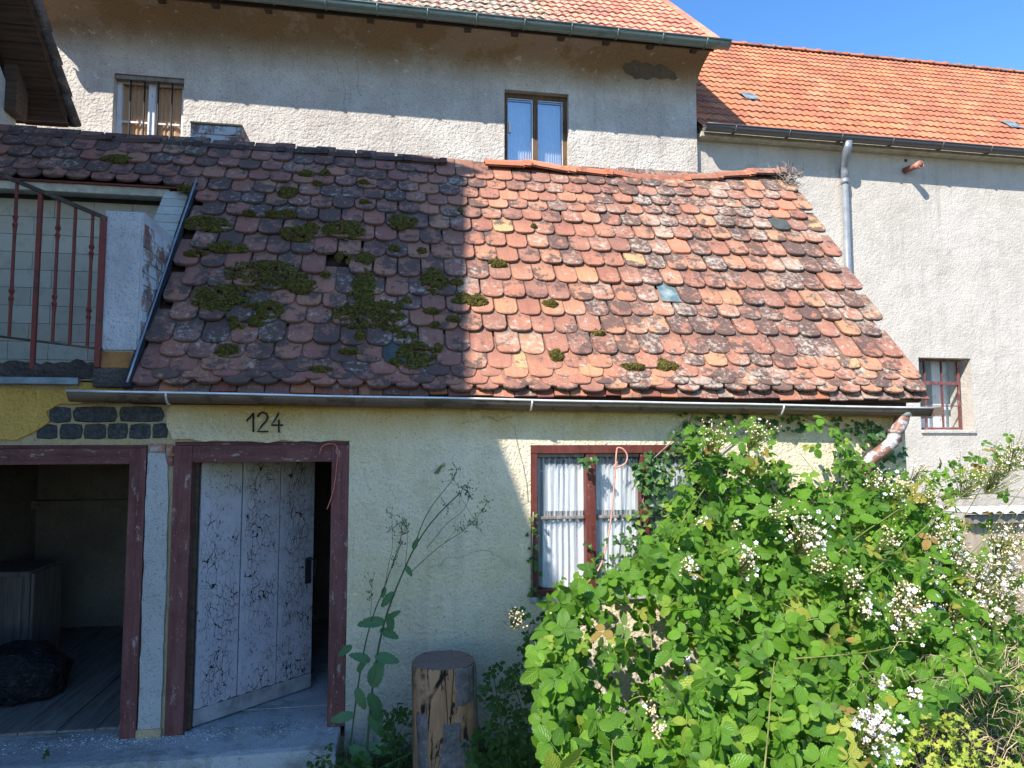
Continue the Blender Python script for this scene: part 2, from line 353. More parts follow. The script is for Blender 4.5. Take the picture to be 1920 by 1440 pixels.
def leafmat(name, stops, trans=.35, spec=.35, rough=.42):
    n = N(name, rough); n.b.inputs['Specular IOR Level'].default_value = spec
    r_ = n.rnd(); c = n.ramp(r_, stops); uv = n.uv(); u, v, _ = n.xyz(uv)
    # midrib and side veins from the leaf's own uv
    mid = n.step(n.ma('ABSOLUTE', u), .07, .02)
    au = n.ma('ABSOLUTE', u); ve = n.ma('ABSOLUTE', n.ma('SUBTRACT', n.ma('FRACT', n.ma('MULTIPLY', n.ma('SUBTRACT', v, n.ma('MULTIPLY', au, .5)), 6.0)), .5)); vein = n.step(ve, .07, .0)
    m_ = n.ma('MAXIMUM', mid, n.ma('MULTIPLY', vein, .5))
    c2 = n.mix(n.ma('MULTIPLY', m_, .45), c, n.mix(.5, c, (.45,.55,.20)))
    c2 = n.mix(n.ma('MULTIPLY', n.step(n.noise(30, 4, .6), .5, .8), .4), c2, (.14,.17,.03))
    bf = n.nd('ShaderNodeNewGeometry').outputs['Backfacing']
    c2 = n.mix(n.ma('MULTIPLY', bf, .5), c2, (.24,.32,.13))
    n.col(c2); n.bump(n.ma('SUBTRACT', ve, m_), .004, .7)
    d = n.nd('ShaderNodeBsdfTranslucent'); n.put(d.inputs[0], n.mix(1, c2, (1.0,1.25,.45), 'MULTIPLY')); mx = n.nd('ShaderNodeMixShader'); mx.inputs[0].default_value = trans
    out = n.t.nodes['Material Output']; n.t.links.new(n.b.outputs[0], mx.inputs[1]); n.t.links.new(d.outputs[0], mx.inputs[2]); n.t.links.new(mx.outputs[0], out.inputs[0]); return n.done()
M['leaf'] = leafmat('bramble_leaf', [(0,(.09,.22,.015)),(.35,(.14,.31,.022)),(.65,(.055,.16,.015)),(.88,(.18,.35,.03)),(.965,(.34,.40,.05)),(1,(.36,.22,.07))])
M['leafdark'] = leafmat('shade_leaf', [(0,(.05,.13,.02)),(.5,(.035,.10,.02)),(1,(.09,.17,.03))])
M['ivy'] = leafmat('ivy_leaf', [(0,(.025,.085,.022)),(.6,(.04,.125,.03)),(.85,(.06,.16,.03)),(1,(.20,.33,.04))], .2, .5, .35)
M['yellowleaf'] = leafmat('yellow_green_leaf', [(0,(.50,.52,.07)),(.5,(.38,.48,.06)),(1,(.62,.58,.12))], .35)
M['lettuce'] = leafmat('blue_green_weed_leaf', [(0,(.11,.23,.10)),(1,(.08,.18,.075))], .25)
M['stem'] = flat('green_stem', (.12,.16,.04), .6, 0, .3, 20).done()
M['cane'] = flat('bramble_cane', (.17,.19,.05), .6, 0, .45, 10).done()
M['weedstem'] = flat('dark_weed_stem', (.06,.10,.035), .6).done()
M['dry'] = flat('dry_stalk', (.42,.32,.19), .9, 0, .35, 20).done()
M['twig'] = flat('grey_twig', (.30,.25,.21), .9, 0, .4, 20).done()
M['petal'] = cloth('white_petal', (.86,.80,.79), .25)
M['bud'] = flat('beige_bud', (.62,.50,.30), .8, 0, .35, 30).done()
def groundm():
    n = N('weedy_soil', 1.0); f = n.noise(9, 8, .7)
    n.col(n.ramp(f, [(.3,(.035,.028,.018)),(.5,(.10,.075,.045)),(.62,(.07,.085,.03)),(.75,(.20,.16,.09))])); n.bump(f, .04); n.bump(n.noise(70,4), .01); return n.done()
M['ground'] = groundm()

# ------------------------------------------------------------------ ground
g = MB(); nx = 60
for (x0, x1, y0, y1, nn) in ((-9, 12, -9, 4, 70),):
    vs = []; fs = []
    for j in range(nn+1):
        for i in range(nn+1):
            x = x0+(x1-x0)*i/nn; y = y0+(y1-y0)*j/nn
            vs.append((x, y, -.02 + .05*(noise.noise(Vector((x*1.3, y*1.3, 0)))) + .02*noise.noise(Vector((x*5, y*5, 3)))))
    for j in range(nn):
        for i in range(nn): fs.append((j*(nn+1)+i, j*(nn+1)+i+1, (j+1)*(nn+1)+i+1, (j+1)*(nn+1)+i))
    g.add(vs, fs, smooth=True)
g.add([(-600,-600,-.12),(600,-600,-.12),(600,600,-.12),(-600,600,-.12)], [(0,1,2,3)])
tag(g.build('ground', M['ground'], fix=False), kind='structure')

# ------------------------------------------------------------------ shed
shed = thing('old_shed', 'low yellow plastered shed with a sagging old clay tile roof, number 124 over its door', 'shed', (0, 0, 0))
XL, XR = -3.66, 4.02
win = (.985, 2.27, 1.0, 2.085)
grid_wall('wall', (XL, XR), (-.1, 2.5), .022, .40, [(-2.95,-1.612,.12,2.092), (-1.442,-.298,.12,2.112), win], M['mortar'], shed)
# gable end, back wall and room shell
MB().prism([(.022,-.1),(.022,2.58),(1.63,4.68),(3.2,2.66),(3.2,-.1)], lambda p, k: (XR-.3+.3*k, p[0]+.002, p[1])).build('gable_wall', M['facade'], shed)
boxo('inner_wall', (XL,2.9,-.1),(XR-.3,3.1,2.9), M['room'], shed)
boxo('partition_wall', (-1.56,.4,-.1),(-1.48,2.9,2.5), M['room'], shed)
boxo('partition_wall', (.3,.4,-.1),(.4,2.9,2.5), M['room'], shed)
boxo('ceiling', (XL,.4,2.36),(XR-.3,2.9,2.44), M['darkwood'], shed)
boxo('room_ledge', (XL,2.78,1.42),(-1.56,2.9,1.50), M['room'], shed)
boxo('side_wall', (XL-.02,.0,-.1),(XL+.1,2.9,2.44), M['room'], shed)
# plaster coat as thick sheets with broken edges
def coat(name, pts, m, y=0.0, th=.022, wob=.012, sub=.05, parent=shed, fixed=()):
    out = []
    for i, p in enumerate(pts):
        q = pts[(i+1) % len(pts)]; L = sqrt((q[0]-p[0])**2+(q[1]-p[1])**2); k = max(1, int(L/sub))
        rough = i not in fixed
        for j in range(k):
            t = j/k; x = p[0]+(q[0]-p[0])*t; z = p[1]+(q[1]-p[1])*t
            if rough and j > 0:
                x += wob*2*noise.noise(Vector((x*9, z*9, 1.7))); z += wob*2*noise.noise(Vector((x*9, z*9, 8.3)))
            out.append((x, z))
    return MB().prism(out, lambda p, k: (p[0], y+th*k-.0, p[1])).build(name, m, parent, bevel=.004)
P2 = lambda px, py: (at(px, py, 0).x, at(px, py, 0).z)
coat('plaster', [(-1.452,2.125),P2(322,820),P2(312,800),P2(311,775),P2(318,762),(-1.44,2.52),(-.298,2.52),(-.298,2.116),(-1.2,2.118)], M['facade'], wob=.010, fixed=(4,5,6))
grid_wall('plaster', (-.298, XR+.004), (-.1, 2.52), 0, .0215, [win], M['facade'], shed)
coat('plaster', [(XL,2.105),(XL,2.50),P2(140,732),P2(170,752),P2(112,757),P2(86,772),P2(92,790),P2(58,812),P2(30,826)], M['ochre'], wob=.010, fixed=(0,1))
coat('plaster', [(-2.06,2.385),(-2.04,2.52),(-1.60,2.52),(-1.62,2.392),(-1.80,2.378)], M['ochre'], wob=.012, fixed=(1,))
# exposed slag stones over the left opening, each one proud of the mortar
def stone(px0, px1, py0, py1):
    px0 -= .5; px1 += .5
    a = P2(px0, py0); b = P2(px1, py1); x0, z1 = a; x1, z0 = b; vs = []; pts = []
    cx, cz = (x0+x1)/2, (z0+z1)/2; n_ = 12
    for k in range(n_):
        an = 2*pi*k/n_ + .26; ca, sa = cos(an), sin(an); q = (abs(ca)**7+abs(sa)**7)**(-1/7)
        pts.append((cx+ca*q*(x1-x0)/2*(1+R.uniform(-.07,.04)), cz+sa*q*(z1-z0)/2*(1+R.uniform(-.08,.05))))
    pr = R.uniform(.004,.012)
    vs = [(p[0], .03, p[1]) for p in pts] + [(p[0], .022-pr*.6, p[1]) for p in pts] + [(cx+(p[0]-cx)*.93, .022-pr-.004, cz+(p[1]-cz)*.88) for p in pts]
    fs = [(i, (i+1) % n_, (i+1) % n_+n_, i+n_) for i in range(n_)] + [(i+n_, (i+1) % n_+n_, (i+1) % n_+2*n_, i+2*n_) for i in range(n_)] + [tuple(range(2*n_, 3*n_))]
    MB().add(vs, fs, R.random()).build('stone', M['stone'], shed)
for q in ((90,130,762,793),(135,217,761,792),(223,305,761,791),(62,62+1,0,0),(67,105,795,823),(111,152,794,824),(156,197,794,824),(200,237,793,823),(241,280,794,823),(285,312,793,822),(200,237,749,756),(240,272,749,757),(276,300,750,758),(113,148,751,757)):
    if q[1]-q[0] > 5: stone(*q)
# pier between the openings
coat('pier', [(-1.606,.21),(-1.606,2.03),(-1.598,2.04),(-1.50,2.035),(-1.478,1.95),(-1.47,1.6),(-1.462,1.1),(-1.468,.21)], M['pier'], y=-.004, th=.03, wob=.006, sub=.06)
for (a, b, c, d) in ((-1.595,-1.50,2.045,2.10),(-1.493,-1.452,2.03,2.095),(-1.484,-1.45,1.955,2.02)):
    boxo('brick', (a,.004,c),(b,.03,d), M['brick'], shed, .004)
boxo('pier_base', (-1.614,-.02,.195),(-1.46,.05,.26), M['mortar'], shed, .01)
# door frames
def frame(x0, x1, z0, z1, wv, wt, y0=-.012, y1=.13, left=True, parent=shed):
    if left: boxo('frame_post', (x0,y0,z0),(x0+wv,y1,z1), M['redframe'], f_, .004)
    boxo('frame_post', (x1-wv,y0,z0),(x1,y1,z1), M['redframe'], f_, .004)
    boxo('frame_lintel', (x0+wv if left else x0,y0+.003,z1-wt),(x1-wv,y1,z1), M['redframe_x'], f_, .004)
f_ = boxo('door_frame', (-1.44,.02,2.09),(-.30,.13,2.108), M['redframe_x'], shed)
frame(-1.44, -.300, .2, 2.088, .115, .115)
boxo('frame_stop', (-1.325,.06,.2),(-1.295,.13,1.97), M['darkwood'], f_)
f_ = boxo('door_frame', (-2.95,.02,2.072),(-1.614,.13,2.09), M['redframe_x'], shed)
frame(-2.95, -1.614, .2, 2.07, .10, .105)
# plank door, ajar into the room
door = thing('plank_door', 'old white plank door with cracked peeling paint, standing ajar below the number 124', 'door', (-1.29,.10,.205))
DM = Matrix.Translation((-1.295,.095,.212)) @ Matrix.Rotation(radians(43.5), 4, 'Z')
def doorpaint():
    n = N('cracked_white_paint', .6); o = n.obj(); sp = n.map(o, (1,1,1)); x, y, z = n.xyz(o)
    wob = n.nd('ShaderNodeTexNoise'); n.put(wob.inputs[0], o); wob.inputs['Scale'].default_value = 9; wob.inputs['Detail'].default_value = 4
    vv = n.nd('ShaderNodeVectorMath', operation='ADD'); n.put(vv.inputs[0], n.map(o, (24,24,10)))
    sc_ = n.nd('ShaderNodeVectorMath', operation='SCALE'); n.put(sc_.inputs[0], wob.outputs['Color']); sc_.inputs['Scale'].default_value = 1.1; n.put(vv.inputs[1], sc_.outputs[0])
    e1 = n.voro(1.0, 'DISTANCE_TO_EDGE', vv.outputs[0]); e2 = n.voro(2.3, 'DISTANCE_TO_EDGE', vv.outputs[0])
    # each board cracks along its middle, more towards the latch side and at the top and bottom
    fr = n.ma('ABSOLUTE', n.ma('SUBTRACT', n.ma('FRACT', n.ma('DIVIDE', x, .318)), .5)); band = n.step(n.ma('ADD', fr, n.ma('MULTIPLY', n.ma('SUBTRACT', n.noise(6, 4, .6, o), .5), .7)), .46, .26)
    mask = n.ma('MULTIPLY', band, n.step(n.ma('ADD', n.noise(3.2, 4, .6, o), n.ma('MULTIPLY', x, .06)), .44, .58))
    wd = n.ma('MULTIPLY', mask, n.ma('ADD', .02, n.ma('MULTIPLY', n.step(n.noise(16, 3, .6, o), .56, .74), .07)))
    cr = n.ma('MAXIMUM', n.ma('LESS_THAN', e1, wd), n.ma('LESS_THAN', e2, n.ma('MULTIPLY', wd, .55)))
    sp2 = n.ma('MULTIPLY', n.step(n.noise(1, 3, .6, n.map(o, (90,90,34))), .62, .65), n.step(n.noise(5, 3, .6, o), .42, .55))
    cr = n.ma('MAXIMUM', cr, sp2)
    base = n.mix(n.step(n.noise(5, 5, .65, o), .35, .7), (.46,.44,.48), (.37,.35,.38))
    base = n.mix(n.step(z, 1.45, 1.72), base, (.42,.39,.33))
    base = n.mix(n.ma('MULTIPLY', n.step(n.noise(9, 4, .7, o), .52, .7), n.step(x, .6, .9)), base, (.30,.28,.25))
    n.col(n.mix(cr, base, n.mix(n.noise(20), (.018,.010,.009), (.06,.028,.022)))); n.bump(n.ma('MULTIPLY', cr, -1), .006, 1); n.bump(n.noise(60,3,.6,o), .0015); return n.done()
M['door'] = doorpaint()
M['doorrail'] = flat('grey_door_rail', (.27,.27,.28), .7, 0, .3, 8).done()
for i in range(3):
    x0 = .004+i*.318; b = MB(); pts = []
    # slightly wavy board edges and a broken lower end where the paint and wood have rotted
    for k in range(9): pts.append((x0+.307*k/8, .118+.022*noise.noise(Vector((x0*3+k*.9, 2, i*3)))))
    for k in range(9): pts.append((x0+.307-(.307)*k/8, 1.765))
    b.prism(pts, lambda p, k: (p[0], -.012+.042*k+.002*i, p[1])).build('plank', M['door'], door, DM, .003)
boxo('gap_darkening_board', (.004,.033,.12),(.944,.045,1.755), M['darkwood'], door, 0, DM)  # dark sheet added so the gaps between planks read as shaded
boxo('bottom_rail', (0,-.004,.005),(.952,.028,.112), M['doorrail'], door, .004, DM)
boxo('back_rail', (0.01,.046,1.45),(.94,.075,1.58), M['oldwood'], door, 0, DM); boxo('back_rail', (0.01,.046,.3),(.94,.075,.42), M['oldwood'], door, 0, DM)
lt = boxo('latch', (.868,-.017,.80),(.924,-.011,1.0), M['iron'], door, .002, DM)
MB().tube([(.868,-.02,.985),(.868,-.055,.995),(.93,-.06,.985),(.93,-.05,.86)], .009, 6).build('handle', M['iron'], lt, DM)
boxo('paint_scar', (.72,-.016,1.19),(.83,-.011,1.235), M['doorrail'], door, .001, DM)
# house number
hn = MB().box((-.94,.001,2.19),(-.939,.003,2.191)).build('house_number', M['iron'], shed)
def stroke(pts, r=.0065):
    b = MB()
    for pl in pts:
        q = [at(x, y, -.012) for x, y in pl]; b.tube(q, r, 6)
    b.build('digit', M['iron'], hn)
stroke([[(462,789),(468,783),(475,774),(475,810)]])
stroke([[(483,782),(486,776),(492,773),(499,775),(502,781),(500,788),(492,797),(483,809),(503,809)]])
stroke([[(523,774),(516,786),(509,797),(531,797)], [(523,787),(523,811)]])
# shed window
wf = boxo('window', (win[0]+.001,.0,win[3]-.062),(win[1]-.001,.10,win[3]-.001), M['redwin'], shed, .004)
def wpart(nm, a, b, m='redwin', bev=.003): return boxo(nm, a, b, M[m], wf, bev)
wpart('frame_side', (win[0]+.001,.002,win[2]+.05),(win[0]+.05,.10,win[3]-.063)); wpart('frame_side', (win[1]-.05,.002,win[2]+.05),(win[1]-.001,.10,win[3]-.063))
wpart('frame_bottom', (win[0]+.001,.0,win[2]+.005),(win[1]-.001,.10,win[2]+.049))
panes = [(1.035,1.395),(1.475,1.82),(1.885,2.22)]
wpart('mullion', (1.40,.008,win[2]+.05),(1.475,.09,win[3]-.063)); wpart('mullion', (1.822,.008,win[2]+.05),(1.883,.09,win[3]-.063))
for a, b in panes:
    wpart('sash_top', (a,.035,1.995),(b,.065,2.02), 'oldwood'); wpart('glazing_bar', (a,.036,1.545),(b,.062,1.566), 'oldwood')
    MB().add([(a,.05,1.05),(b,.05,1.05),(b,.05,2.0),(a,.05,2.0)], [(0,1,2,3)]).build('pane', M['glass2'], wf, fix=False)
def curtain(name, x0, x1, z0, z1, y, parent, m='curtain', folds=9, amp=.014, n_=70):
    vs = []; fs = []; K = 6
    for j in range(K+1):
        for i in range(n_+1):
            t = i/n_; x = x0+(x1-x0)*t; f = sin(t*folds*2*pi+1.5*sin(t*7+x0*3)+.5*sin(t*19)); z = z0+(z1-z0)*j/K
            if j == K: z += .008*sin(t*folds*2*pi+1)+.012*noise.noise(Vector((t*6,z1,x0)))
            vs.append((x+.004*noise.noise(Vector((x*20,z*3,0))), y+amp*f*(.6+.4*j/K)+.004*noise.noise(Vector((x*9,z*6,1))), z))
    for j in range(K):
        for i in range(n_): a = j*(n_+1)+i; fs.append((a, a+1, a+n_+2, a+n_+1))
    return MB().add(vs, fs, smooth=True).build(name, M[m], parent, fix=False)
for a, b in ((1.11,1.40),(1.50,1.80),(1.93,2.2)):
    curtain('curtain', a, b, 1.60, 1.94, .085, wf, folds=6); curtain('curtain', a-.02, b, 1.04, 1.53, .085, wf, folds=6)
for a, b in panes: curtain('net_curtain', a+.005, b-.005, 1.06, 1.99, .062, wf, 'net', folds=7, amp=.004)
MB().tube([(1.04,.10,1.905),(1.12,.095,1.885),(1.25,.09,1.865),(1.39,.10,1.885)], .006, 5).build('curtain_cord', M['cobweb'], wf)
boxo('window_sill', (win[0]-.01,-.03,.965),(win[1]+.02,.03,1.003), M['concrete'], shed, .006)
boxo('window_backing', (.42,.95,.8),(2.6,1.0,2.3), M['room'], shed)
# step
def rough_slab(name, x0, x1, y0, y1, z0, z1, m, parent=None):
    nx_, ny_ = 60, 16; vs = []; fs = []
    def jx(x, y): return .02*noise.noise(Vector((x*4,y*4,z1)))
    for j in range(ny_+1):
        for i in range(nx_+1):
            x = x0+(x1-x0)*i/nx_; y = y0+(y1-y0)*j/ny_
            e = (1 if j == 0 else 0)
            vs.append((x+(.02*noise.noise(Vector((0,y*7,2))) if i == nx_ else 0), y+(.025*noise.noise(Vector((x*4,0,2))) if j == 0 else 0), z1-.008*e-(.008 if i == nx_ else 0)+.008*noise.noise(Vector((x*3,y*3,5)))))
    for j in range(ny_):
        for i in range(nx_): a = j*(nx_+1)+i; fs.append((a,a+1,a+nx_+2,a+nx_+1))
    b0 = len(vs)
    for i in range(nx_+1): x = vs[i]; vs.append((x[0], x[1]-.006, z0))
    for i in range(nx_): fs.append((b0+i, b0+i+1, i+1, i))
    b1 = len(vs)
    for j in range(ny_+1): x = vs[j*(nx_+1)+nx_]; vs.append((x[0], x[1], z0))
    for j in range(ny_): fs.append((b1+j, b1+j+1, (j+1)*(nx_+1)+nx_, j*(nx_+1)+nx_))
    return MB().add(vs, fs).build(name, m, parent)
tag(rough_slab('concrete_step', XL, -.33, -.345, .4, -.1, .203, M['concrete']), 'long crumbling grey concrete step in front of both shed doorways', 'step')
b = MB()
for k in range(3200):
    cx = R.choice([-1.53,-1.53,-1.2,-2.0,-.6]); x = R.gauss(cx,.22); y = R.gauss(-.02,.07)
    if x > -.36 or y < -.3: continue
    s = R.uniform(.0015,.007)*(1.8 if R.random() < .06 else 1)
    c0 = Vector((x,y,.208+s*.5)); vs = [c0+Vector((R.uniform(-1,1),R.uniform(-1,1),R.uniform(-.5,.6)))*s for _ in range(4)]
    b.add(vs, [(0,1,2),(0,2,3),(0,3,1),(1,3,2)], R.random())
tag(b.build('paint_flakes', flat('pale_paint_flakes', (.72,.71,.70), .8, 0, .3, 60).done()), kind='stuff')
# left room contents
fl = thing('floor_boards', 'grimy floor boards inside the dark left doorway', 'floor', (-2.6,1.5,.2))
for k in range(9):
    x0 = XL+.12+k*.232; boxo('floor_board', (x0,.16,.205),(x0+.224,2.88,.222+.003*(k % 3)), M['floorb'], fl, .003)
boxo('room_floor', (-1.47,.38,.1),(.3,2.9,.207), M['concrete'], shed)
def bagmesh(name, c, r, lab):
    vs = []; fs = []; a_, b_ = 26, 16
    for j in range(b_+1):
        th = pi*j/b_
        for i in range(a_):
            ph = 2*pi*i/a_; d = Vector((sin(th)*cos(ph), sin(th)*sin(ph), cos(th)))
            k = 1+.22*noise.noise(d*2.2+Vector((c[0],0,0)))+.10*abs(noise.noise(d*6))
            p = Vector((d.x*r[0], d.y*r[1], max(d.z,-.6)*r[2]))*k; vs.append((c[0]+p.x, c[1]+p.y, max(.224, c[2]+p.z)))
    for j in range(b_):
        for i in range(a_): fs.append((j*a_+i, j*a_+(i+1) % a_, (j+1)*a_+(i+1) % a_, (j+1)*a_+i))
    return tag(MB().add(vs, fs, smooth=True).build(name, M['bag'], None), lab, 'bag')
pb = atz(10,1330,.22)
bagmesh('rubbish_bag', (pb.x-.06, pb.y+.22, .38), (.36,.26,.24), 'crumpled black rubbish bag on the floor inside the left doorway')
cb = thing('cabinet', 'pale low cabinet standing in the dark room behind the left doorway', 'cabinet', (-3.2,1.7,.22))
boxo('cabinet_body', (-3.5,1.55,.23),(-2.98,2.1,1.02), M['oldwood'], cb, .005); boxo('cabinet_side', (-2.975,1.56,.24),(-2.95,2.08,1.0), M['oldwood'], cb, .003); boxo('cabinet_door', (-3.48,1.53,.28),(-3.03,1.548,.98), M['oldwood'], cb, .003)

# ------------------------------------------------------------------ shed roof
TB = 1.31; BET = math.atan(TB); Y0, Z0 = -.15, 2.45
def warp(u, v): return -.055*math.exp(-((u-1.3)/1.5)**2)*(v/2.9) + .014*noise.noise(Vector((u*1.1, v*1.1, 4))) + .025*max(0, (u-3.3))*(v/2.9)
def RF(u, v, h=0.0):
    n_ = warp(u, v)+h
    return Vector((u, Y0+v*cos(BET)-n_*sin(BET), Z0+v*sin(BET)+n_*cos(BET)))
def RMat(u, v, h, rz=0, tilt=0):
    c = cos(BET); s = sin(BET)
    B = Matrix(((1,0,0,0),(0,c,-s,0),(0,s,c,0),(0,0,0,1)))
    return Matrix.Translation(RF(u, v, h)) @ B @ Matrix.Rotation(rz, 4, 'Z') @ Matrix.Rotation(tilt, 4, 'X')
roof = MB()
for (xa, xb, va, vb) in ((-1.68, 4.08, .0, 2.93), (XL, -1.68, 2.25, 2.93)):
    vs = []; fs = []; nu = 24; nv = 8
    for k, hh in ((0,-.012),(1,-.05)):
        for j in range(nv+1):
            for i in range(nu+1): vs.append(RF(xa+(xb-xa)*i/nu, va+(vb-va)*j/nv, hh-.02))
    o_ = (nu+1)*(nv+1)
    for j in range(nv):
        for i in range(nu):
            a = j*(nu+1)+i; fs.append((a,a+1,a+nu+2,a+nu+1)); fs.append((a+o_,a+nu+1+o_,a+nu+2+o_,a+1+o_))
    for i in range(nu): fs.append((i, i+o_, i+1+o_, i+1))
    for j in range(nv): a = j*(nu+1)+nu; fs.append((a, a+o_, a+nu+1+o_, a+nu+1))
    roof.add(vs, fs)
roof.add([(XL,1.66,4.74),(4.05,1.66,4.74),(4.05,3.3,2.62),(XL,3.3,2.62)], [(0,1,2,3)])
roof = roof.build('roof', M['darkwood'], shed, fix=False)
def biber(seed, Lg=.36, wd=.181, th=.019):
    r = random.Random(seed); pts = []; d = r.uniform(.055,.08); n_ = 11; pw = r.uniform(1.9,2.5)
    for k in range(n_):
        t = -1+2*k/(n_-1); zz = d*(1-(1-abs(t)**pw)**(1/pw))
        if r.random() < .12: zz += r.uniform(.002,.008)
        pts.append((t*wd/2, zz))
    pts += [(wd/2, Lg), (-wd/2, Lg)]
    m = len(pts); cr = r.uniform(-.002,.004)
    top = [(p[0]*.97, p[1]+(.003 if i < n_ else 0), th+cr*(1-(2*p[0]/wd)**2)) for i, p in enumerate(pts)]
    mid = [(p[0], p[1], th-.004) for p in pts]; bot = [(p[0], p[1], 0) for p in pts]
    fs = [tuple(range(m))] + [(i+m, (i+1) % m+m, (i+1) % m, i) for i in range(m)] + [(i+2*m, (i+1) % m+2*m, (i+1) % m+m, i+m) for i in range(m)]
    uv = [(p[0]/wd+.5, p[1]/Lg) for p in pts]
    return top+mid+bot, fs, uv+[(q[0], q[1]-.05) for q in uv]+[(q[0], q[1]-.2) for q in uv]
BV = [biber(i) for i in range(12)]
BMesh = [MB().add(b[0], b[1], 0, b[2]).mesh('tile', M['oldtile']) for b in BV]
SLAB = MB().add(*BV[0][:2]).mesh('tile', flat('slate_grey_tile', (.075,.085,.075), .7).done())
GT = N('green_glass_tile', .15); GT.col(GT.mix(GT.step(GT.noise(8,4), .4, .6), (.12,.17,.17), (.30,.36,.34))); GT.b.inputs['Specular IOR Level'].default_value = .8; M['glasstile'] = GT.done()
TERR = MB().add(*BV[1][:2]).mesh('tile', flat('new_terracotta_tile', (.55,.20,.12), .85, 0, .1).done())
rows = [.0,.05,.12,.225,.377,.60,.79,.965,1.19,1.42,1.64,1.85,2.03,2.20,2.37,2.54,2.70]
tiles = []
colw = .186
for ri, v0 in enumerate(rows):
    off = (ri % 2)*.5*colw + R.uniform(-.02,.02); u = -1.665+off-colw*.0
    k0 = 0 if v0 > 2.22 else None
    us = []
    uu = -1.575+off
    while uu < 4.03: us.append(uu); uu += colw
    if v0 >= 2.20:
        uu = -1.575+off-colw
        while uu > XL+.05: us.append(uu); uu -= colw
    for u in us:
        sag = .045*noise.noise(Vector((u*.55, ri*.35, 9.1)))*(1 if .2 < v0 < 2.5 else .3) - .02*math.exp(-((u-.9)/1.0)**2)
        v = v0 + sag + R.uniform(-.012,.012)
        if u < -1.68 and v < 2.26: v = 2.24+R.uniform(0,.01)
        Lb = .36
        tl = -math.atan((.040)/Lb)
        key = (ri, round((u+1.665)/colw))
        tiles.append([u+R.uniform(-.006,.006), v, .045+R.uniform(-.004,.007), R.gauss(0,.014), tl+R.gauss(0,.006), ri])
# a few slipped and missing tiles in the shaded half
def near(px, py): 
    d = ray(px, py); t = (Z0+TB*(CAM.y-Y0)-CAM.z)/(d.z-TB*d.y); p = CAM+d*t; return p.x, (p.y-Y0)/cos(BET)
gone = [near(625,520), near(668,522)]
tiles = [t for t in tiles if not any(abs(t[0]-g0[0]) < .085 and 0 < (g0[1]-t[1]) < .17 for g0 in gone)]
sl, tr, gl = near(1010,418), [near(1262,470), near(1300,490), near(1475,392), near(1450,415)], near(1265,560)
slates = [near(1455,440), near(1410,492), near(735,675)]
tiles.sort(key=lambda t: (RF(t[0], t[1])-CAM).length)
rest = MB(); ntile = 0
for t in tiles:
    u, v = t[0], t[1]
    Mx = RMat(u, v, t[2], t[3], t[4])
    hit = lambda q: abs(q[0]-u) < .09 and 0 <= q[1]-v < .13
    me = None
    if hit(gl): me = 'g'
    elif hit(sl) or any(hit(q) for q in slates): me = SLAB
    elif any(hit(q) for q in tr): me = TERR
    k = R.randrange(12)
    if me == 'g':
        MB().box((-.08,.0,.004),(.08,.36,.012)).build('glass_tile', M['glasstile'], roof, Mx)
    elif me: link('tile', me, roof, Mx)
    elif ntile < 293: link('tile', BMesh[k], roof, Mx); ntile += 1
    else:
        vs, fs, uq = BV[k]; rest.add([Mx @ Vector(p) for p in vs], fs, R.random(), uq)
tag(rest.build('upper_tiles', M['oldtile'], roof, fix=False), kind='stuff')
# stubs of undertiles and battens at the eave
b = MB(); u = -1.66
while u < 4.05:
    wv = R.uniform(.10,.17); Mx = RMat(u, -.03+R.uniform(-.02,.01), .004, R.gauss(0,.03)); b.box((0,0,0),(wv,.12,.012), R.random(), Mx); u += wv+R.uniform(.002,.010)
tag(b.build('undertile_stubs', M['plaintile'], roof), kind='stuff')
boxo('fascia', (-1.70,-.03,2.36),(4.02,-.004,2.50), M['darkwood'], roof)
# ridge tiles
def ridge_piece(a, b_, r, name, m, parent, rnd):
    mb = MB(); a = Vector(a); b_ = Vector(b_); d = (b_-a).normalized(); s = Vector((0,1,0)); up = d.cross(s)*-1
    if up.z < 0: up = -up
    vs = []; n_ = 7
    prof = [(0,1.18),(.16,1.2),(.17,1.0),(1,.93)]
    for t, k in prof:
        for j in range(n_):
            an = -.2*0+pi*j/(n_-1); vs.append(a+(b_-a)*t + s*cos(an)*r*k + up*sin(an)*r*k*.8)
    q = len(prof)
    for t, k in reversed(prof):
        for j in range(n_):
            an = pi*j/(n_-1); vs.append(a+(b_-a)*t + s*cos(an)*(r*k-.014) + up*(sin(an)*r*k*.8-.014))
    fs = [(i*n_+j, i*n_+j+1, (i+1)*n_+j+1, (i+1)*n_+j) for i in range(2*q-1) for j in range(n_-1)] + [((2*q-1)*n_+j, (2*q-1)*n_+j+1, j+1, j) for j in range(n_-1)]
    mb.add(vs, fs, rnd); return mb.build(name, m, parent)
xs_ = [0.78]
rz = lambda x: RF(x, 2.93).z+.012
right = [(908,318),(990,318),(1072,330),(1140,335),(1210,345),(1285,345),(1345,340),(1405,333),(1462,331)]
for i in range(len(right)-1):
    (xa, ya), (xb, yb) = right[i], right[i+1]; A = at(xa, ya, 1.65); B_ = at(xb+3, yb, 1.65)
    A.z = A.z+.022; B_.z = B_.z-.002
    if i % 3 == 0: A.z += .0
    ridge_piece(B_, A, .10, 'ridge_tile', M['ridge'], roof, R.random())
left = [-3.66]
while left[-1] < .35: left.append(left[-1]+R.uniform(.34,.40))
for i in range(len(left)-1):
    ridge_piece((left[i+1]+.05,1.63,rz(left[i+1])-.028+R.uniform(-.008,.012)), (left[i],1.63,rz(left[i])-.030+R.uniform(-.008,.012)), .08, 'ridge_tile', M['oldtile'], roof, R.random())
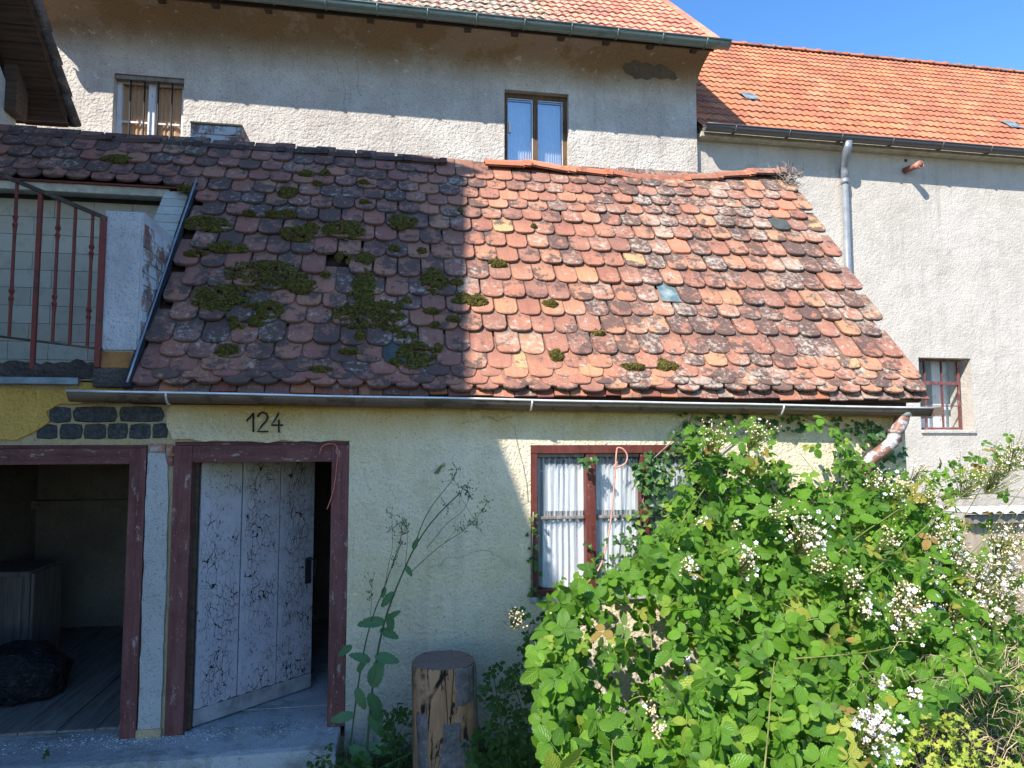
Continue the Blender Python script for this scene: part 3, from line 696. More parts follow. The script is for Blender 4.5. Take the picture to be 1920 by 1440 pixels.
# pale mortar bed under the ridge
for xa, xb, mm in ((XL+.05, .45, M['darkwood']), (.5, 4.0, M['mortar'])):
    b = MB(); pth = [RF(xa+(xb-xa)*i/40, 2.89, .008+.012*noise.noise(Vector((i*.6,0,0)))) for i in range(41)]
    b.tube(pth, [.035+.012*noise.noise(Vector((p.x*8,3,0))) for p in pth], 7).build('ridge_mortar', mm, roof)
# moss cushions
def mossy(px, py, sx, sy):
    u, v = near(px, py); s = .0042*1.05; mb = MB(); A_ = sx*s; B_ = sy*s/.62
    cnt = int(80+A_*B_*34000)
    for _ in range(min(cnt, 900)):
        r = sqrt(R.random()); an = R.uniform(0, 2*pi); k = 1+.45*noise.noise(Vector((cos(an)*1.3+px, sin(an)*1.3, py)))
        du, dv = r*cos(an)*A_*.5*k, r*sin(an)*B_*.5*k
        if noise.noise(Vector(((u+du)*14, (v+dv)*14, 2))) < -.28: continue
        h = .055+.026*max(0, 1-r*r)+.006*R.random(); c0 = RF(u+du, v+dv, h-.004); q = R.uniform(.008,.017)
        M3 = Euler((R.uniform(0,6),R.uniform(0,6),R.uniform(0,6))).to_matrix()
        vs = [c0+M3 @ Vector(p)*q for p in ((1,0,-.6),(-.5,.87,-.6),(-.5,-.87,-.6),(0,0,1.1))]
        mb.add(vs, [(0,1,2),(0,3,1),(1,3,2),(2,3,0)], R.random())
    return mb.v, mb.f
mosses = [(390,432,80,28),(430,475,60,18),(225,310,50,14),(540,370,36,22),(576,335,26,12),(645,440,80,34),(755,424,56,26),(560,448,60,30),(500,525,120,52),(420,568,95,46),(645,490,28,18),(685,493,30,20),(683,545,36,60),(690,598,130,46),(560,545,60,24),(815,535,44,46),(882,572,66,20),(932,500,30,14),(778,677,56,40),(430,668,36,14),(1030,576,24,14),(1120,632,22,8),(1040,676,22,16),(1185,698,40,9),(1245,694,34,18),(505,590,50,26),(485,612,30,16),(350,365,30,12),(700,585,60,20),(1000,430,12,6)]
mosses += [(R.uniform(330,860), R.uniform(330,715), R.uniform(10,34), R.uniform(5,12)) for _ in range(34)]
for q in mosses:
    v_, f_2 = mossy(*q); m_ = MB(); m_.add(v_, f_2)
    tag(m_.build('moss', M['moss'], roof, fix=False), kind='stuff')
# flashing along the left verge
MB().prism([(-.01,0),(.05,0),(.05,.05),(-.01,.05)], lambda p, k: RF(-1.70+p[0]*.8, (-.02, 2.28)[k], .025+p[1]*.7)).build('verge_flashing', M['lead'], roof)
MB().tube([RF(-1.67+.012*noise.noise(Vector((t*4.,0,0))), -.02+2.32*t/12, .095) for t in range(13)], .008, 5).build('verge_cable', M['greypipe'], roof)
# gutter of the shed
def gutter(name, x0, x1, yc, zl, zr, r, m, rimm, parent, seg=24, th=.004, endcap=True):
    vs = []; fs = []; K = 9
    for i in range(seg+1):
        x = x0+(x1-x0)*i/seg; z = zl+(zr-zl)*i/seg+.004*noise.noise(Vector((x*1.3,0,0)))
        for rr in (r, r-th):
            for k in range(K): an = pi+pi*k/(K-1); vs.append((x, yc+rr*cos(an), z+rr*sin(an)))
    for i in range(seg):
        a = i*2*K; b_ = a+2*K
        for k in range(K-1): fs.append((a+k, a+k+1, b_+k+1, b_+k)); fs.append((a+K+k, b_+K+k, b_+K+k+1, a+K+k+1))
        fs.append((a, b_, b_+K, a+K)); fs.append((a+K-1, a+2*K-1, b_+2*K-1, b_+K-1))
    if endcap:
        for i in (0, seg): a = i*2*K; fs.append(tuple(a+k for k in range(K)))
    g_ = MB().add(vs, fs, smooth=True).build(name, m, parent, fix=False)
    if rimm: MB().tube([(x0+(x1-x0)*i/seg, yc-r-.002, zl+(zr-zl)*i/seg+.004*noise.noise(Vector(((x0+(x1-x0)*i/seg)*1.3,0,0)))) for i in range(seg+1)], .0085, 8).build('rim', rimm, g_)
    return g_
gu = gutter('gutter', -2.04, 4.12, -.126, 2.437, 2.366, .066, M['gutter'], M['rim'], shed)
MB().prism([(0,0),(.20,.012),(.18,-.05),(.02,-.062)], lambda p, k: (4.12+p[0]*.45, -.194+.13*k, 2.366+p[1])).build('gutter_end', M['gutter'], gu)
for x in (-1.45,.96,2.87):
    z = 2.437+(2.366-2.437)*(x+2.04)/6.16
    MB().tube([(x, -.126+.071*cos(pi+pi*k/8), z+.071*sin(pi+pi*k/8)) for k in range(9)]+[(x,-.04,z+.03)], .0075, 5).build('gutter_bracket', M['rim'], gu)
dp = thing('downpipe', 'peeling copper brown downpipe bending back under the right end of the shed gutter', 'downpipe', (3.7,-.1,1.5))
pts = [at(1693,768,-.12), at(1690,790,-.12), at(1680,812,-.12), at(1672,830,-.11), at(1655,845,-.10), at(1636,858,-.08), at(1624,872,-.06), at(1618,895,-.04)]; pts.append(pts[-1]+Vector((0,.0,-1.6)))
MB().tube(pts, [.058,.053,.05,.05,.05,.05,.05,.05,.05], 14).build('pipe', M['pipe'], dp)
MB().tube([pts[2]+Vector((0,0,.03)), pts[2]+Vector((0,0,.0))], .056, 14).build('collar', M['pipe'], dp)
MB().tube([pts[0]+Vector((0,0,.02)), pts[0]+Vector((0,0,-.05))], .062, 14).build('outlet', M['rim'], dp)

# ------------------------------------------------------------------ roof terrace at the left
ter = thing('roof_terrace', 'small tiled terrace cut into the left end of the shed roof behind a red railing', 'terrace', (-2.6,.8,2.5))
boxo('slab', (XL,.0,2.505),(-1.69,1.43,2.60), M['concrete'], ter)
b = MB(); pts = [(XL,2.5)]
for i in range(40): pts.append((XL+1.74*i/39, 2.60+.045*noise.noise(Vector((i*.6,0,0)))+.03))
pts.append((-1.92,2.53)); b.prism(pts, lambda p, k: (p[0], -.035+.09*k, p[1])).build('crumbling_edge', plaster('sooty_edge', (.06,.05,.045), (.12,.10,.09), 60, .02, .5).done(), ter)
boxo('edge_flashing', (XL,-.06,2.485),(-2.03,-.038,2.53), M['bluegrey'], ter, .004)
boxo('back_wall', (XL,1.432,2.6),(-1.69,1.50,4.30), M['grout'], ter)
zz = 2.64; ri = 0
while zz < 4.16:
    h = .148; x = XL+.02+(.155 if ri % 2 else 0)-.31
    while x < -1.72:
        a, b_ = max(x, XL+.005), min(x+.305, -1.70)
        if b_-a > .04: MB().box((a,1.421,zz),(b_,1.4325,min(zz+h,4.16)), R.random()).build('wall_tile', M['walltile'], ter)
        x += .309
    zz += h+.004; ri += 1
boxo('roof_edge_trim', (XL,1.22,4.175),(-1.90,1.26,4.245), M['cream'], ter, .003)
boxo('roof_edge_trim', (XL,1.19,4.243),(-1.69,1.255,4.256), M['rail'], ter)
boxo('trim_soffit', (XL,1.262,4.20),(-1.90,1.43,4.24), M['cream'], ter)
par = MB().prism([(.002,2.50),(.002,3.655),(.012,3.67),(.80,3.69),(1.21,4.215),(1.43,4.215),(1.43,2.5)], lambda p, k: (-1.925+.236*k, p[0], p[1])).build('parapet', M['white'], ter, bevel=.006)
boxo('parapet_front', (-1.927,-.016,2.72),(-1.697,-.0,3.66), M['white'], par, .008)
boxo('pillar_block', (-1.925,-.012,2.60),(-1.70,.0,2.71), flat('ochre_block', (.36,.17,.06), .9, 0, .35, 9).done(), par, .01)
boxo('pillar_foot', (-1.95,-.05,2.47),(-1.68,.0,2.595), plaster('dark_footing', (.10,.09,.08), (.17,.15,.14), 60, .015, .5).done(), par, .012)
# exposed limewashed bricks on the outer side of the parapet
for rz_ in range(13):
    z = 2.66+rz_*.086
    for c_ in range(-1, 6):
        ya = .03+c_*.21+(.10 if rz_ % 2 else 0); yb = ya+.20; ya = max(ya,.012)
        zroof = Z0+TB*(yb-Y0)-.02
        if z+.08 > 3.66 or yb-ya < .04: continue
        if z+.08 < Z0+TB*(ya-Y0): continue
        MB().box((-1.690,ya,z),(-1.683+R.uniform(-.003,.004),yb,z+.078), R.random()).build('brick', M['limebrick'], par, bevel=.004)
nt = 6
for i in range(nt):
    t0 = i/nt; t1 = (i+1)/nt-.012; L_ = Vector((0,.41,.525)); nrm = Vector((0,-.788,.616))
    a = Vector((0,.80,3.69)); p0 = a+L_*t0; p1 = a+L_*t1
    MB().prism([(-1.925,0),(-1.698,0),(-1.698,1),(-1.925,1)], lambda p, k: Vector((p[0],0,0))+(p0 if p[1] == 0 else p1)+nrm*(.001+.012*k)).build('coping_tile', M['walltile'], par)
# railing
ra = thing('terrace_railing', 'rust red iron railing with twisted bars along the roof terrace', 'railing', (-2.3,-.03,2.55))
hA, hB = at(200,410,-.03), at(-70,298,-.03)
MB().prism([(hA.x,hA.z-.012),(hB.x,hB.z-.012),(hB.x,hB.z+.014),(hA.x,hA.z+.014)], lambda p, k: (p[0], -.052+.044*k, p[1])).build('handrail', M['handrail'], ra)
bA, bB = at(192,655,-.03), at(-70,622,-.03)
MB().tube([bA, bB], .008, 5).build('bottom_rail', M['handrail'], ra)
def bar(px_t, px_b, post, tw):
    zt = hA.z+(hB.z-hA.z)*((px_t-200)/(-270)); A = Vector((at(px_t,500,-.03).x,-.03,zt-.01))
    zb = (bA.z+(bB.z-bA.z)*((px_t-192)/(-262)))
    if post: zb -= .18
    n_ = 40; vs = []; fs = []; hw = .014 if post else .009
    for i in range(n_+1):
        t = i/n_; z = A.z+(zb-A.z)*t; an = 0; s = hw
        for c_ in tw:
            an += pi*max(0, min(1, (t-c_)/.10+.5)); s += .007*math.exp(-((t-c_)/.045)**2)*(1 if abs(t-c_) > .012 else .3)
        for k in range(4):
            a_ = an+pi/4+k*pi/2; vs.append((A.x+cos(a_)*s*1.3, A.y+sin(a_)*s*1.3*(1 if not tw else .75), z))
    for i in range(n_):
        for k in range(4): fs.append((i*4+k, i*4+(k+1) % 4, (i+1)*4+(k+1) % 4, (i+1)*4+k))
    MB().add(vs, fs+[(0,1,2,3),(n_*4,n_*4+1,n_*4+2,n_*4+3)]).build('post' if post else 'baluster', M['rail'], ra)
bar(24,10,False,(.25,.72)); bar(70,55,True,()); bar(105,95,False,(.22,.70)); bar(137,128,False,()); bar(170,163,False,(.27,.74)); bar(-14,0,False,())
boxo('end_post', (hA.x-.035,-.05,2.60),(hA.x+.0,-.018,hA.z), M['rail'], ra, .003)

# ------------------------------------------------------------------ chimney and twigs on the ridge
ch = thing('chimney', 'squat limewashed brick chimney stub behind the shaded roof ridge', 'chimney', (-1.75,2.15,4.5))
boxo('core', (-1.955,2.012,4.0),(-1.502,2.35,5.16), M['mortar'], ch)
for rz_ in range(5):
    z = 5.165-.095-rz_*.098; x = -1.965-(.10 if rz_ % 2 else 0)
    while x < -1.50:
        a, b_ = max(x,-1.965), min(x+.205,-1.492)
        if b_-a > .03: MB().box((a,2.0,z),(b_,2.06,z+.088), R.random()).build('brick', M['limebrick'], ch, bevel=.006)
        x += .215
    y = 2.064
    while y < 2.35:
        MB().box((-1.52,y,z),(-1.491+R.uniform(0,.004),min(y+.14,2.36),z+.088), R.random()).build('brick', M['limebrick'], ch, bevel=.006); y += .15
boxo('cap', (-1.97,1.99,5.166),(-1.487,2.365,5.185), M['mortar'], ch, .006)
tw = MB(); c0 = at(1470,335,1.63)
for k in range(170):
    a = c0+Vector((R.gauss(0,.07),R.gauss(0,.06),R.gauss(-.03,.05))); d = Vector((R.gauss(0,1),R.gauss(-.2,.8),R.gauss(.25,.6))).normalized()*R.uniform(.05,.19)
    m_ = a+d*.5+Vector((R.gauss(0,.02),R.gauss(0,.02),R.gauss(0,.02))); tw.tube([a, m_, a+d], [R.uniform(.003,.009), .004, .0018], 4, R.random())
tag(tw.build('dry_twig_tangle', M['twig']), 'tangle of dry grey twigs caught on the right end of the shed ridge', 'twigs')
def drytwig(lab, pts, h=.05, r=.003):
    b = MB()
    for pl in pts:
        q = []
        for x, y in pl: u, v = near(x, y); q.append(RF(u, v, h))
        b.tube(q, r, 4)
    tag(b.build('dry_twig', M['dry']), lab, 'twig')
drytwig('thin curved twig lying on the tiles at the shadow edge', [[(840,382),(868,384),(888,398),(905,402),(922,415)],[(888,398),(900,395)]])
drytwig('pale dry stalk on the sunny tiles below the ridge end', [[(1383,455),(1388,462),(1380,468),(1384,474)],[(1388,462),(1392,458)]])
drytwig('pale forked straw near the right roof verge', [[(1655,690),(1662,700),(1660,712),(1672,716)],[(1662,700),(1674,704)],[(1655,690),(1668,692)]])

# ------------------------------------------------------------------ cords
def cord(name, lab, pts, r, m, Y=-.03, cat='cord'):
    q = [at(x, y, Y) if len(p) == 2 else at(x, y, p[2]) for p in pts for x, y in [p[:2]]]
    # smooth the polyline
    for _ in range(2):
        o_ = [q[0]]
        for i in range(len(q)-1): o_ += [q[i]*.75+q[i+1]*.25, q[i]*.25+q[i+1]*.75]
        q = o_+[q[-1]]
    return tag(MB().tube(q, r, 7).build(name, m), lab, cat)
cord('red_cord', 'orange red cord looped round the top right corner of the door frame', [(599,852),(601,840),(610,833),(622,831),(632,836),(634,850),(631,872),(629,900),(621,935),(613,955)], .0042, M['cord'])
cord('window_cord', 'faded orange cord hanging from the top of the shed window', [(1158,866),(1150,876),(1154,877),(1172,872),(1178,856),(1170,842),(1158,838),(1156,845),(1154,880),(1150,930),(1146,975),(1138,1020),(1128,1060,-.06),(1108,1088,-.1),(1080,1108,-.12),(1066,1112,-.14)], .0062, M['cord2'], -.035)
tag(MB().tube([at(x, y, -.004) for x, y in ((965,798),(967,815),(972,840),(980,870),(987,905),(990,940))], .0025, 4).build('dead_tendril', M['twig']), 'thin dead tendril on the wall just left of the shed window', 'tendril')
for i, (lab, P_) in enumerate((('small green sprig stuck to the wall between door and window', ((818,888),(826,872),(832,868))),)):
    b = MB()
    for dx in (-4,0,3): b.tube([at(818+dx,888,-.008), at(825+dx*.6,877,-.02), at(832+dx*1.2,868+abs(dx),-.02)], .004, 4)
    tag(b.build('sprig', M['stem']), lab, 'sprig')

# ------------------------------------------------------------------ main house behind
YW = 3.42
mh = thing('main_house', 'tall grey rendered house behind the shed with an orange tile roof and green gutter', 'house', (0,YW,0))
w1 = (-3.20,-2.445,5.0,6.30); w2 = (1.325,2.15,5.35,6.485)
grid_wall('wall', (-9.0, 3.872), (-.1, 7.32), YW, YW+.4, [w1, w2], M['render'], mh)
boxo('upper_wall', (-9.0,YW+.001,7.32),(-4.1,YW+.4,10.5), M['render'], mh)
boxo('side_wall', (3.47,YW+.401,-.1),(3.87,11.0,7.2), M['render'], mh)
boxo('inner_backing', (-4.2,YW+1.2,4.6),(3.4,YW+1.25,7.2), M['room'], mh); boxo('inner_floor', (-4.2,YW+.41,4.6),(3.4,YW+1.19,4.65), M['room'], mh)
# bare patch of dark mortar under the eave
def oncove(px, py):
    best = None
    for k in range(101):
        t = k/100; y = YW-.002-.46*t**2.6; z = 6.60+.37*t**.75; p = at(px, py, y); e = abs(p.z-z)
        if best is None or e < best[0]: best = (e, p, y)
    return best[1]
bp = [oncove(x, y) for x, y in ((1166,126),(1172,118),(1180,119),(1187,112),(1196,114),(1203,119),(1214,117),(1226,124),(1238,120),(1250,125),(1258,132),(1266,137),(1270,147),(1262,151),(1252,146),(1238,149),(1226,144),(1214,150),(1202,146),(1192,149),(1182,140),(1174,138))]
MB().prism(bp, lambda p, k: (p.x, p.y-.006+.004*k, p.z-.004)).build('bare_patch', plaster('bare_patch', (.13,.11,.09), (.19,.16,.13), 50, .012, .5).done(), mh)
TM = .93; BM = math.atan(TM); EY, EZ = 2.86, 7.03
def MRF(u, v, h=0): return Vector((u, EY+v*cos(BM)-h*sin(BM), EZ+v*sin(BM)+h*cos(BM)))
mr = MB().prism([(-4.12,0),(3.86,0),(3.86,6.2),(-4.12,6.2)], lambda p, k: MRF(p[0], p[1], -.02-.06*k)).build('roof', M['darkwood'], mh)
def pantile(seed, wd=.225, Lg=.32, amp=.017, th=.016):
    r = random.Random(seed); n_ = 10; vs = []; fs = []
    prof = [(i/n_, amp*(.5-.5*cos(2*pi*2*i/n_))) for i in range(n_+1)]
    for (y, h) in ((0,.022),(Lg,0)):
        for x, z in prof: vs.append(((x-.5)*wd*1.03, y, z+h+(r.uniform(-.001,.001) if y == 0 else 0)))
    for x, z in prof: vs.append(((x-.5)*wd*1.03, .002, z+.022-th))
    m = n_+1
    for i in range(n_): fs.append((i, i+1, m+i+1, m+i)); fs.append((2*m+i, 2*m+i+1, i+1, i))
    return vs, fs
PV = [pantile(i) for i in range(4)]
def tiled(root, fn, bet, us, vs_, mat_, limit, xmax, name='tile', skip=None, glass_at=()):
    meshes = [MB().add(*p).mesh('tile', mat_) for p in PV]
    c = cos(bet); s = sin(bet); B = Matrix(((1,0,0,0),(0,c,-s,0),(0,s,c,0),(0,0,0,1))); L_ = []
    for j, v in enumerate(vs_):
        for u in us:
            if skip and skip(u, v): continue
            L_.append((fn(u, v), u, v))
    mid = fn(0, 0)
    def vis(p):
        q = _M.transposed() @ (p-CAM); x = -q.x/q.z*FPX+960; y = 720+q.y/q.z*FPX
        return -40 < x < 1960 and y > -30
    L_.sort(key=lambda t: (not vis(t[0]), (t[0]-CAM).length)); rest = MB(); cnt = 0
    for p, u, v in L_:
        Mx = Matrix.Translation(p+Vector((R.uniform(-.003,.003),0,R.uniform(-.002,.003)))) @ B @ Matrix.Rotation(R.gauss(0,.006), 4, 'Z')
        g_ = [q for q in glass_at if abs(q[0]-u) < .115 and 0 <= q[1]-v < .27]
        if g_: MB().box((-.1,0,.03),(.1,.28,.04)).build('glass_tile', M['glasstile'], root, Mx); continue
        k = R.randrange(4)
        if cnt < limit and vis(p): link(name, meshes[k], root, Mx); cnt += 1
        else: rest.add([Mx @ Vector(a) for a in PV[k][0]], PV[k][1], R.random())
    if rest.f: tag(rest.build('far_tiles', mat_, root, fix=False), kind='stuff')
tiled(mr, MRF, BM, [3.76-.224*i for i in range(35)], [.0+.26*i for i in range(22)], M['maintile'], 298, 5)
for i in range(23): 
    ridge_piece(MRF(3.90, .0+.26*i, .03), MRF(3.90, .31+.26*i, .02), .06, 'verge_tile', M['maintile'], mr, R.random()) if False else MB().box((-.07,0,.0),(.045,.27,.045), R.random(), Matrix.Translation(MRF(3.9,.26*i,.005)) @ Matrix(((1,0,0,0),(0,cos(BM),-sin(BM),0),(0,sin(BM),cos(BM),0),(0,0,0,1)))).build('verge_tile', M['maintile'], mr, bevel=.01)
cv = [(YW-.001,6.56)]+[(YW-.002-.46*(t/10)**2.6, 6.60+.37*(t/10)**.75) for t in range(0,11)]+[(YW-.462,7.0),(YW-.001,7.3)]
MB().prism(cv, lambda p, k: (-4.1+7.972*k, p[0], p[1])).build('eave_cove', M['render'], mh)
boxo('eave_board', (-4.1,EY+.03,6.93),(3.88,EY+.05,7.045), M['darkwood'], mr)  # added behind the gutter to block light leaking under the roof edge
for i in range(14):
    x = 3.6-.565*i; boxo('rafter_end', (x,EY+.04,EZ-.105),(x+.08,EY+.14,EZ-.06), M['darkwood'], mr, .004)
mg = gutter('gutter', -4.2, 4.03, EY-.06, 7.03, 6.985, .078, M['greengut'], None, mh)
MB().tube([(-4.2,EY-.14,7.03),(4.03,EY-.14,6.985)], .011, 8).build('rim', M['greengut'], mg)
for i in range(15):
    x = 3.72-.565*i; z = 7.03+(6.985-7.03)*(x+4.2)/8.23
    MB().tube([(x, EY-.06+.083*cos(pi+pi*k/8), z+.083*sin(pi+pi*k/8)) for k in range(9)]+[(x,EY+.05,z-.02)], .009, 5).build('gutter_bracket', M['greengut'], mg)
# upper window with bars
def whole_window(rect, y, m, parent, cols, fw=.055, mullw=.06, glassm='glass', zlow=None):
    x0, x1, z0, z1 = rect
    o = boxo('window', (x0+.001,y,z1-fw),(x1-.001,y+.07,z1-.001), M[m], parent, .003)
    boxo('frame_side', (x0+.001,y+.001,z0),(x0+fw,y+.07,z1-fw-.001), M[m], o, .003); boxo('frame_side', (x1-fw,y+.001,z0),(x1-.001,y+.07,z1-fw-.001), M[m], o, .003)
    cx = (x0+x1)/2; boxo('mullion', (cx-mullw/2,y-.006,z0),(cx+mullw/2,y+.07,z1-fw-.001), M[m], o, .003)
    for a, b_ in ((x0+fw, cx-mullw/2), (cx+mullw/2, x1-fw)):
        MB().add([(a,y+.035,z0),(b_,y+.035,z0),(b_,y+.035,z1-fw),(a,y+.035,z1-fw)], [(0,1,2,3)]).build('pane', M[glassm], o, fix=False)
    return o
o = whole_window(w2, YW+.09, 'brownwin', mh, 2, glassm='skyglass')
for a, b_ in ((1.385,1.70),(1.775,2.09)):
    curtain('curtain', a, b_, 5.36, 6.42, YW+.19, o, folds=11, amp=.009, n_=90)
    boxo('pane_putty', (a-.004,YW+.084,6.405),(b_,YW+.0895,6.415), M['whitepaint'], o); boxo('pane_putty', (b_-.009,YW+.084,5.36),(b_,YW+.0895,6.404), M['whitepaint'], o)
boxo('sticker', (1.395,YW+.10,5.98),(1.43,YW+.104,6.12), M['whitepaint'], o)
o = whole_window(w1, YW+.11, 'whitepaint', mh, 2, .05, .075)
boxo('frame_head', (w1[0]+.002,YW+.02,w1[3]-.05),(w1[1]-.002,YW+.10,w1[3]-.004), M['oldwood'], o, .003)
for x in (w1[0]+.055, (w1[0]+w1[1])/2+.055):
    boxo('glazing_bar', (x-.02,YW+.125,5.78),(x+.28,YW+.15,5.80), M['whitepaint'], o)
curtain('curtain', -3.15, -2.85, 5.0, 6.24, YW+.17, o, 'tancurtain', 5, .01); curtain('curtain', -2.79, -2.49, 5.0, 6.24, YW+.17, o, 'tancurtain', 5, .01)
for i in range(4):
    x = -3.035+i*.15; MB().tube([(x,YW+.05,4.98),(x,YW+.05,6.255)], .010, 8).build('window_bar', M['iron'] if i else M['iron'], o)

# ------------------------------------------------------------------ right wing
rh = thing('right_house', 'long pale rendered house on the right with a bright orange pantile roof and dark gutter', 'house', (8,3.5,0))
rw = (7.05,7.86,2.235,3.22)
grid_wall('wall', (3.874, 16.0), (-.1, 6.26), 3.5, 3.9, [rw], M['render2'], rh)
boxo('window_backing', (6.6,4.9,1.8),(8.8,4.95,3.8), M['room'], rh)
TR = .95; BR = math.atan(TR); RY, RZ = 3.32, 6.14
def RRF(u, v, h=0): return Vector((u, RY+v*cos(BR)-h*sin(BR), RZ-(u-3.9)*.004+v*sin(BR)+h*cos(BR)))
rr = MB().prism([(3.9,0),(16,0),(16,4.72),(3.9,4.72)], lambda p, k: RRF(p[0], p[1], -.02-.06*k)).build('roof', M['darkwood'], rh)
boxo('back_slope_wall', (3.9,6.62,0),(16,6.7,9.0), M['render2'], rh)
gl_ = []
for px, py in ((1412,186),(1892,233)):
    d = ray(px, py); t = (RZ+TR*(CAM.y-RY)-CAM.z)/(d.z-TR*d.y); p = CAM+d*t; gl_.append((p.x, (p.y-RY)/cos(BR)))
tiled(rr, RRF, BR, [4.02+.224*i for i in range(52)], [.0+.262*i for i in range(18)], M['orangetile'], 296, 16, glass_at=gl_)
for i in range(38):
    a = RRF(3.95+.3*i, 4.72, .0); b_ = RRF(4.26+.3*i, 4.72, .0)
    ridge_piece(b_, a, .085, 'ridge_tile', M['ridge'], rr, R.random())
g2 = gutter('gutter', 3.90, 15.5, RY-.08, 6.13, 6.085, .072, M['darkgut'], M['darkgut'], rh, 30)
for i in range(14):
    x = 4.3+.75*i; MB().tube([(x, RY-.08+.076*cos(pi+pi*k/8), 6.128-.004*(x-3.9)+.076*sin(pi+pi*k/8)) for k in range(9)], .008, 5).build('gutter_bracket', M['darkgut'], g2)
boxo('eave_board', (3.9,RY+.02,6.04),(15.5,3.498,6.10), M['cream'], rr)
q = thing('grey_downpipe', 'grey zinc downpipe running down the pale wall from the dark gutter', 'downpipe', (6.0,3.4,3))
x0 = at(1586,400,3.43).x
pp = [(x0-.07,RY-.08,6.06),(x0-.07,RY-.07,5.98),(x0-.06,RY-.03,5.90),(x0-.02,3.40,5.80),(x0+.0,3.43,5.72),(x0,3.43,5.55)]
MB().tube(pp, [.058,.058,.056,.048,.048,.046], 14).build('swan_neck', M['greypipe'], q)
MB().tube([(x0,3.43,5.60),(x0,3.43,.1)], .044, 14).build('pipe', M['greypipe'], q)
MB().tube([(x0,3.43,5.62),(x0,3.43,5.55)], .052, 14).build('collar', M['greypipe'], q)
q = thing('wall_pipe', 'short rusty brown pipe stub sticking out of the pale wall below the gutter', 'pipe', (6.97,3.4,5.8))
MB().tube([at(1696,320,3.49), at(1728,307,3.24)], .042, 10).build('pipe', rusty('rusty_pipe', (.30,.13,.10), (.20,.09,.07), .5, .2, .6), q)
b = MB(); c0 = at(1726,308,3.25)
for k in range(5): b.tube([c0+Vector((0,.012*k,0))+Vector((cos(a)*.047,0,sin(a)*.047)) for a in [j*pi/5 for j in range(11)]], .006, 5)
b.build('wire_winding', M['cord2'], q)
q = at(1698,301,3.5); boxo('wall_hole', (q.x-.02,3.495,q.z-.02),(q.x+.02,3.499,q.z+.02), M['iron'], rh)
# metal barred window on the right
fy = 3.64; W0, W1, WZ0, WZ1 = 7.06, 7.80, 2.24, 3.215
mw = boxo('window', (W0,fy,WZ1-.03),(W1,fy+.03,WZ1), M['brownwin'], rh)
boxo('frame_bar', (W0,fy,WZ0),(W1,fy+.03,WZ0+.03), M['redframe'], mw)
xs3 = [W0, W0+.19, W0+.455, W1-.03]
for x in xs3: boxo('frame_bar', (x,fy+.001,WZ0+.031),(x+.03 if x in (W0, W1-.03) else x+.016,fy+.028,WZ1-.031), M['redframe'], mw)
boxo('frame_bar', (W0+.031,fy-.006,2.86),(W1-.031,fy+.03,2.905), M['redframe'], mw)
for z in (2.56,): boxo('frame_bar', (W0+.031,fy+.004,z),(W1-.031,fy+.026,z+.014), M['redframe'], mw)
for i in range(3):
    for (za, zb) in ((2.27,2.56),(2.575,2.86),(2.905,3.185)):
        MB().add([(xs3[i]+.02,fy+.016,za),(xs3[i+1],fy+.016,za),(xs3[i+1],fy+.016,zb),(xs3[i]+.02,fy+.016,zb)], [(0,1,2,3)]).build('pane', M['glass'], mw, fix=False)
boxo('inner_white_wall', (7.62,3.95,1.9),(8.3,4.85,3.7), M['whitepaint'], rh)
tag(boxo('paper_stack', (7.35,3.92,2.22),(7.58,4.1,2.40), M['whitepaint'], None, .01), 'white papers lying on the sill inside the barred right window', 'papers')
tag(boxo('blue_bundle', (7.16,3.92,2.22),(7.30,4.1,2.38), flat('blue_cloth', (.08,.25,.50), .8).done(), None, .02), 'small blue bundle inside the lower left corner of the right window', 'bundle')
boxo('inner_sill', (7.0,3.9,2.16),(8.2,4.2,2.215), M['room'], rh)
boxo('sill', (7.04,3.47,2.19),(7.88,3.56,2.234), M['render2'], rh, .006)

# ------------------------------------------------------------------ left house with its verge
lh = thing('left_house', 'house corner at the far left with a steep dark tiled verge and brown soffit boards', 'house', (-5,-1,0))
VX = -3.3; ridge = (-2.07, 9.62); back = (2.70, 5.36); front = (-5.2, 4.95)
nrmB = Vector((0, ridge[1]-back[1], back[0]-ridge[0])).normalized()
MB().prism([(-6.0,-.1),(2.42,-.1),(2.42,5.35),(-2.07,9.3),(-4.85,5.1),(-4.85,-.1)], lambda p, k: (-9.0+5.3*k, p[0], p[1])).build('wall', M['render3'], lh)
def slope(A, B_, name, thick=.10):
    A = Vector((0,)+A); B_ = Vector((0,)+B_); d = (B_-A).normalized(); n_ = Vector((0,-d.z,d.y));  n_ = n_ if n_.z > 0 else -n_
    return MB().add([Vector((x,0,0))+p-n_*h for h in (0.0,thick) for x, p in ((-9,A),(VX-.02,A),(VX-.02,B_),(-9,B_))], [(0,1,2,3),(4,7,6,5),(0,4,5,1),(1,5,6,2),(2,6,7,3),(3,7,4,0)]).build(name, M['soffit'], lh), d, n_
o, dB, nB = slope(ridge, back, 'roof', .05); L_ = (Vector(back)-Vector(ridge)).length
A = Vector((VX,)+ridge); k = 0; t = L_
while t > .0:                                # soffit boards and overlapping verge tiles, eave upwards
    p = A+dB*t; q = A+dB*max(0, t-.158)
    MB().add([Vector((x,pp_.y,pp_.z))-nB*h for h in (.052,.07) for x, pp_ in ((-3.72,q),(VX-.03,q),(VX-.03,p),(-3.72,p))], [(0,1,2,3),(4,7,6,5),(0,4,5,1),(1,5,6,2),(2,6,7,3),(3,7,4,0)], R.random()).build('soffit_board', M['soffit'], o)
    t -= .164
t = L_+.03
while t > 0:
    p = A+dB*t; q = A+dB*(t-.36)
    MB().tube([p+nB*.035, p-dB*.02+nB*.04, q+nB*.015], [.058,.06,.05], 10, R.random()).build('verge_tile', M['handrail'], o); t -= .31
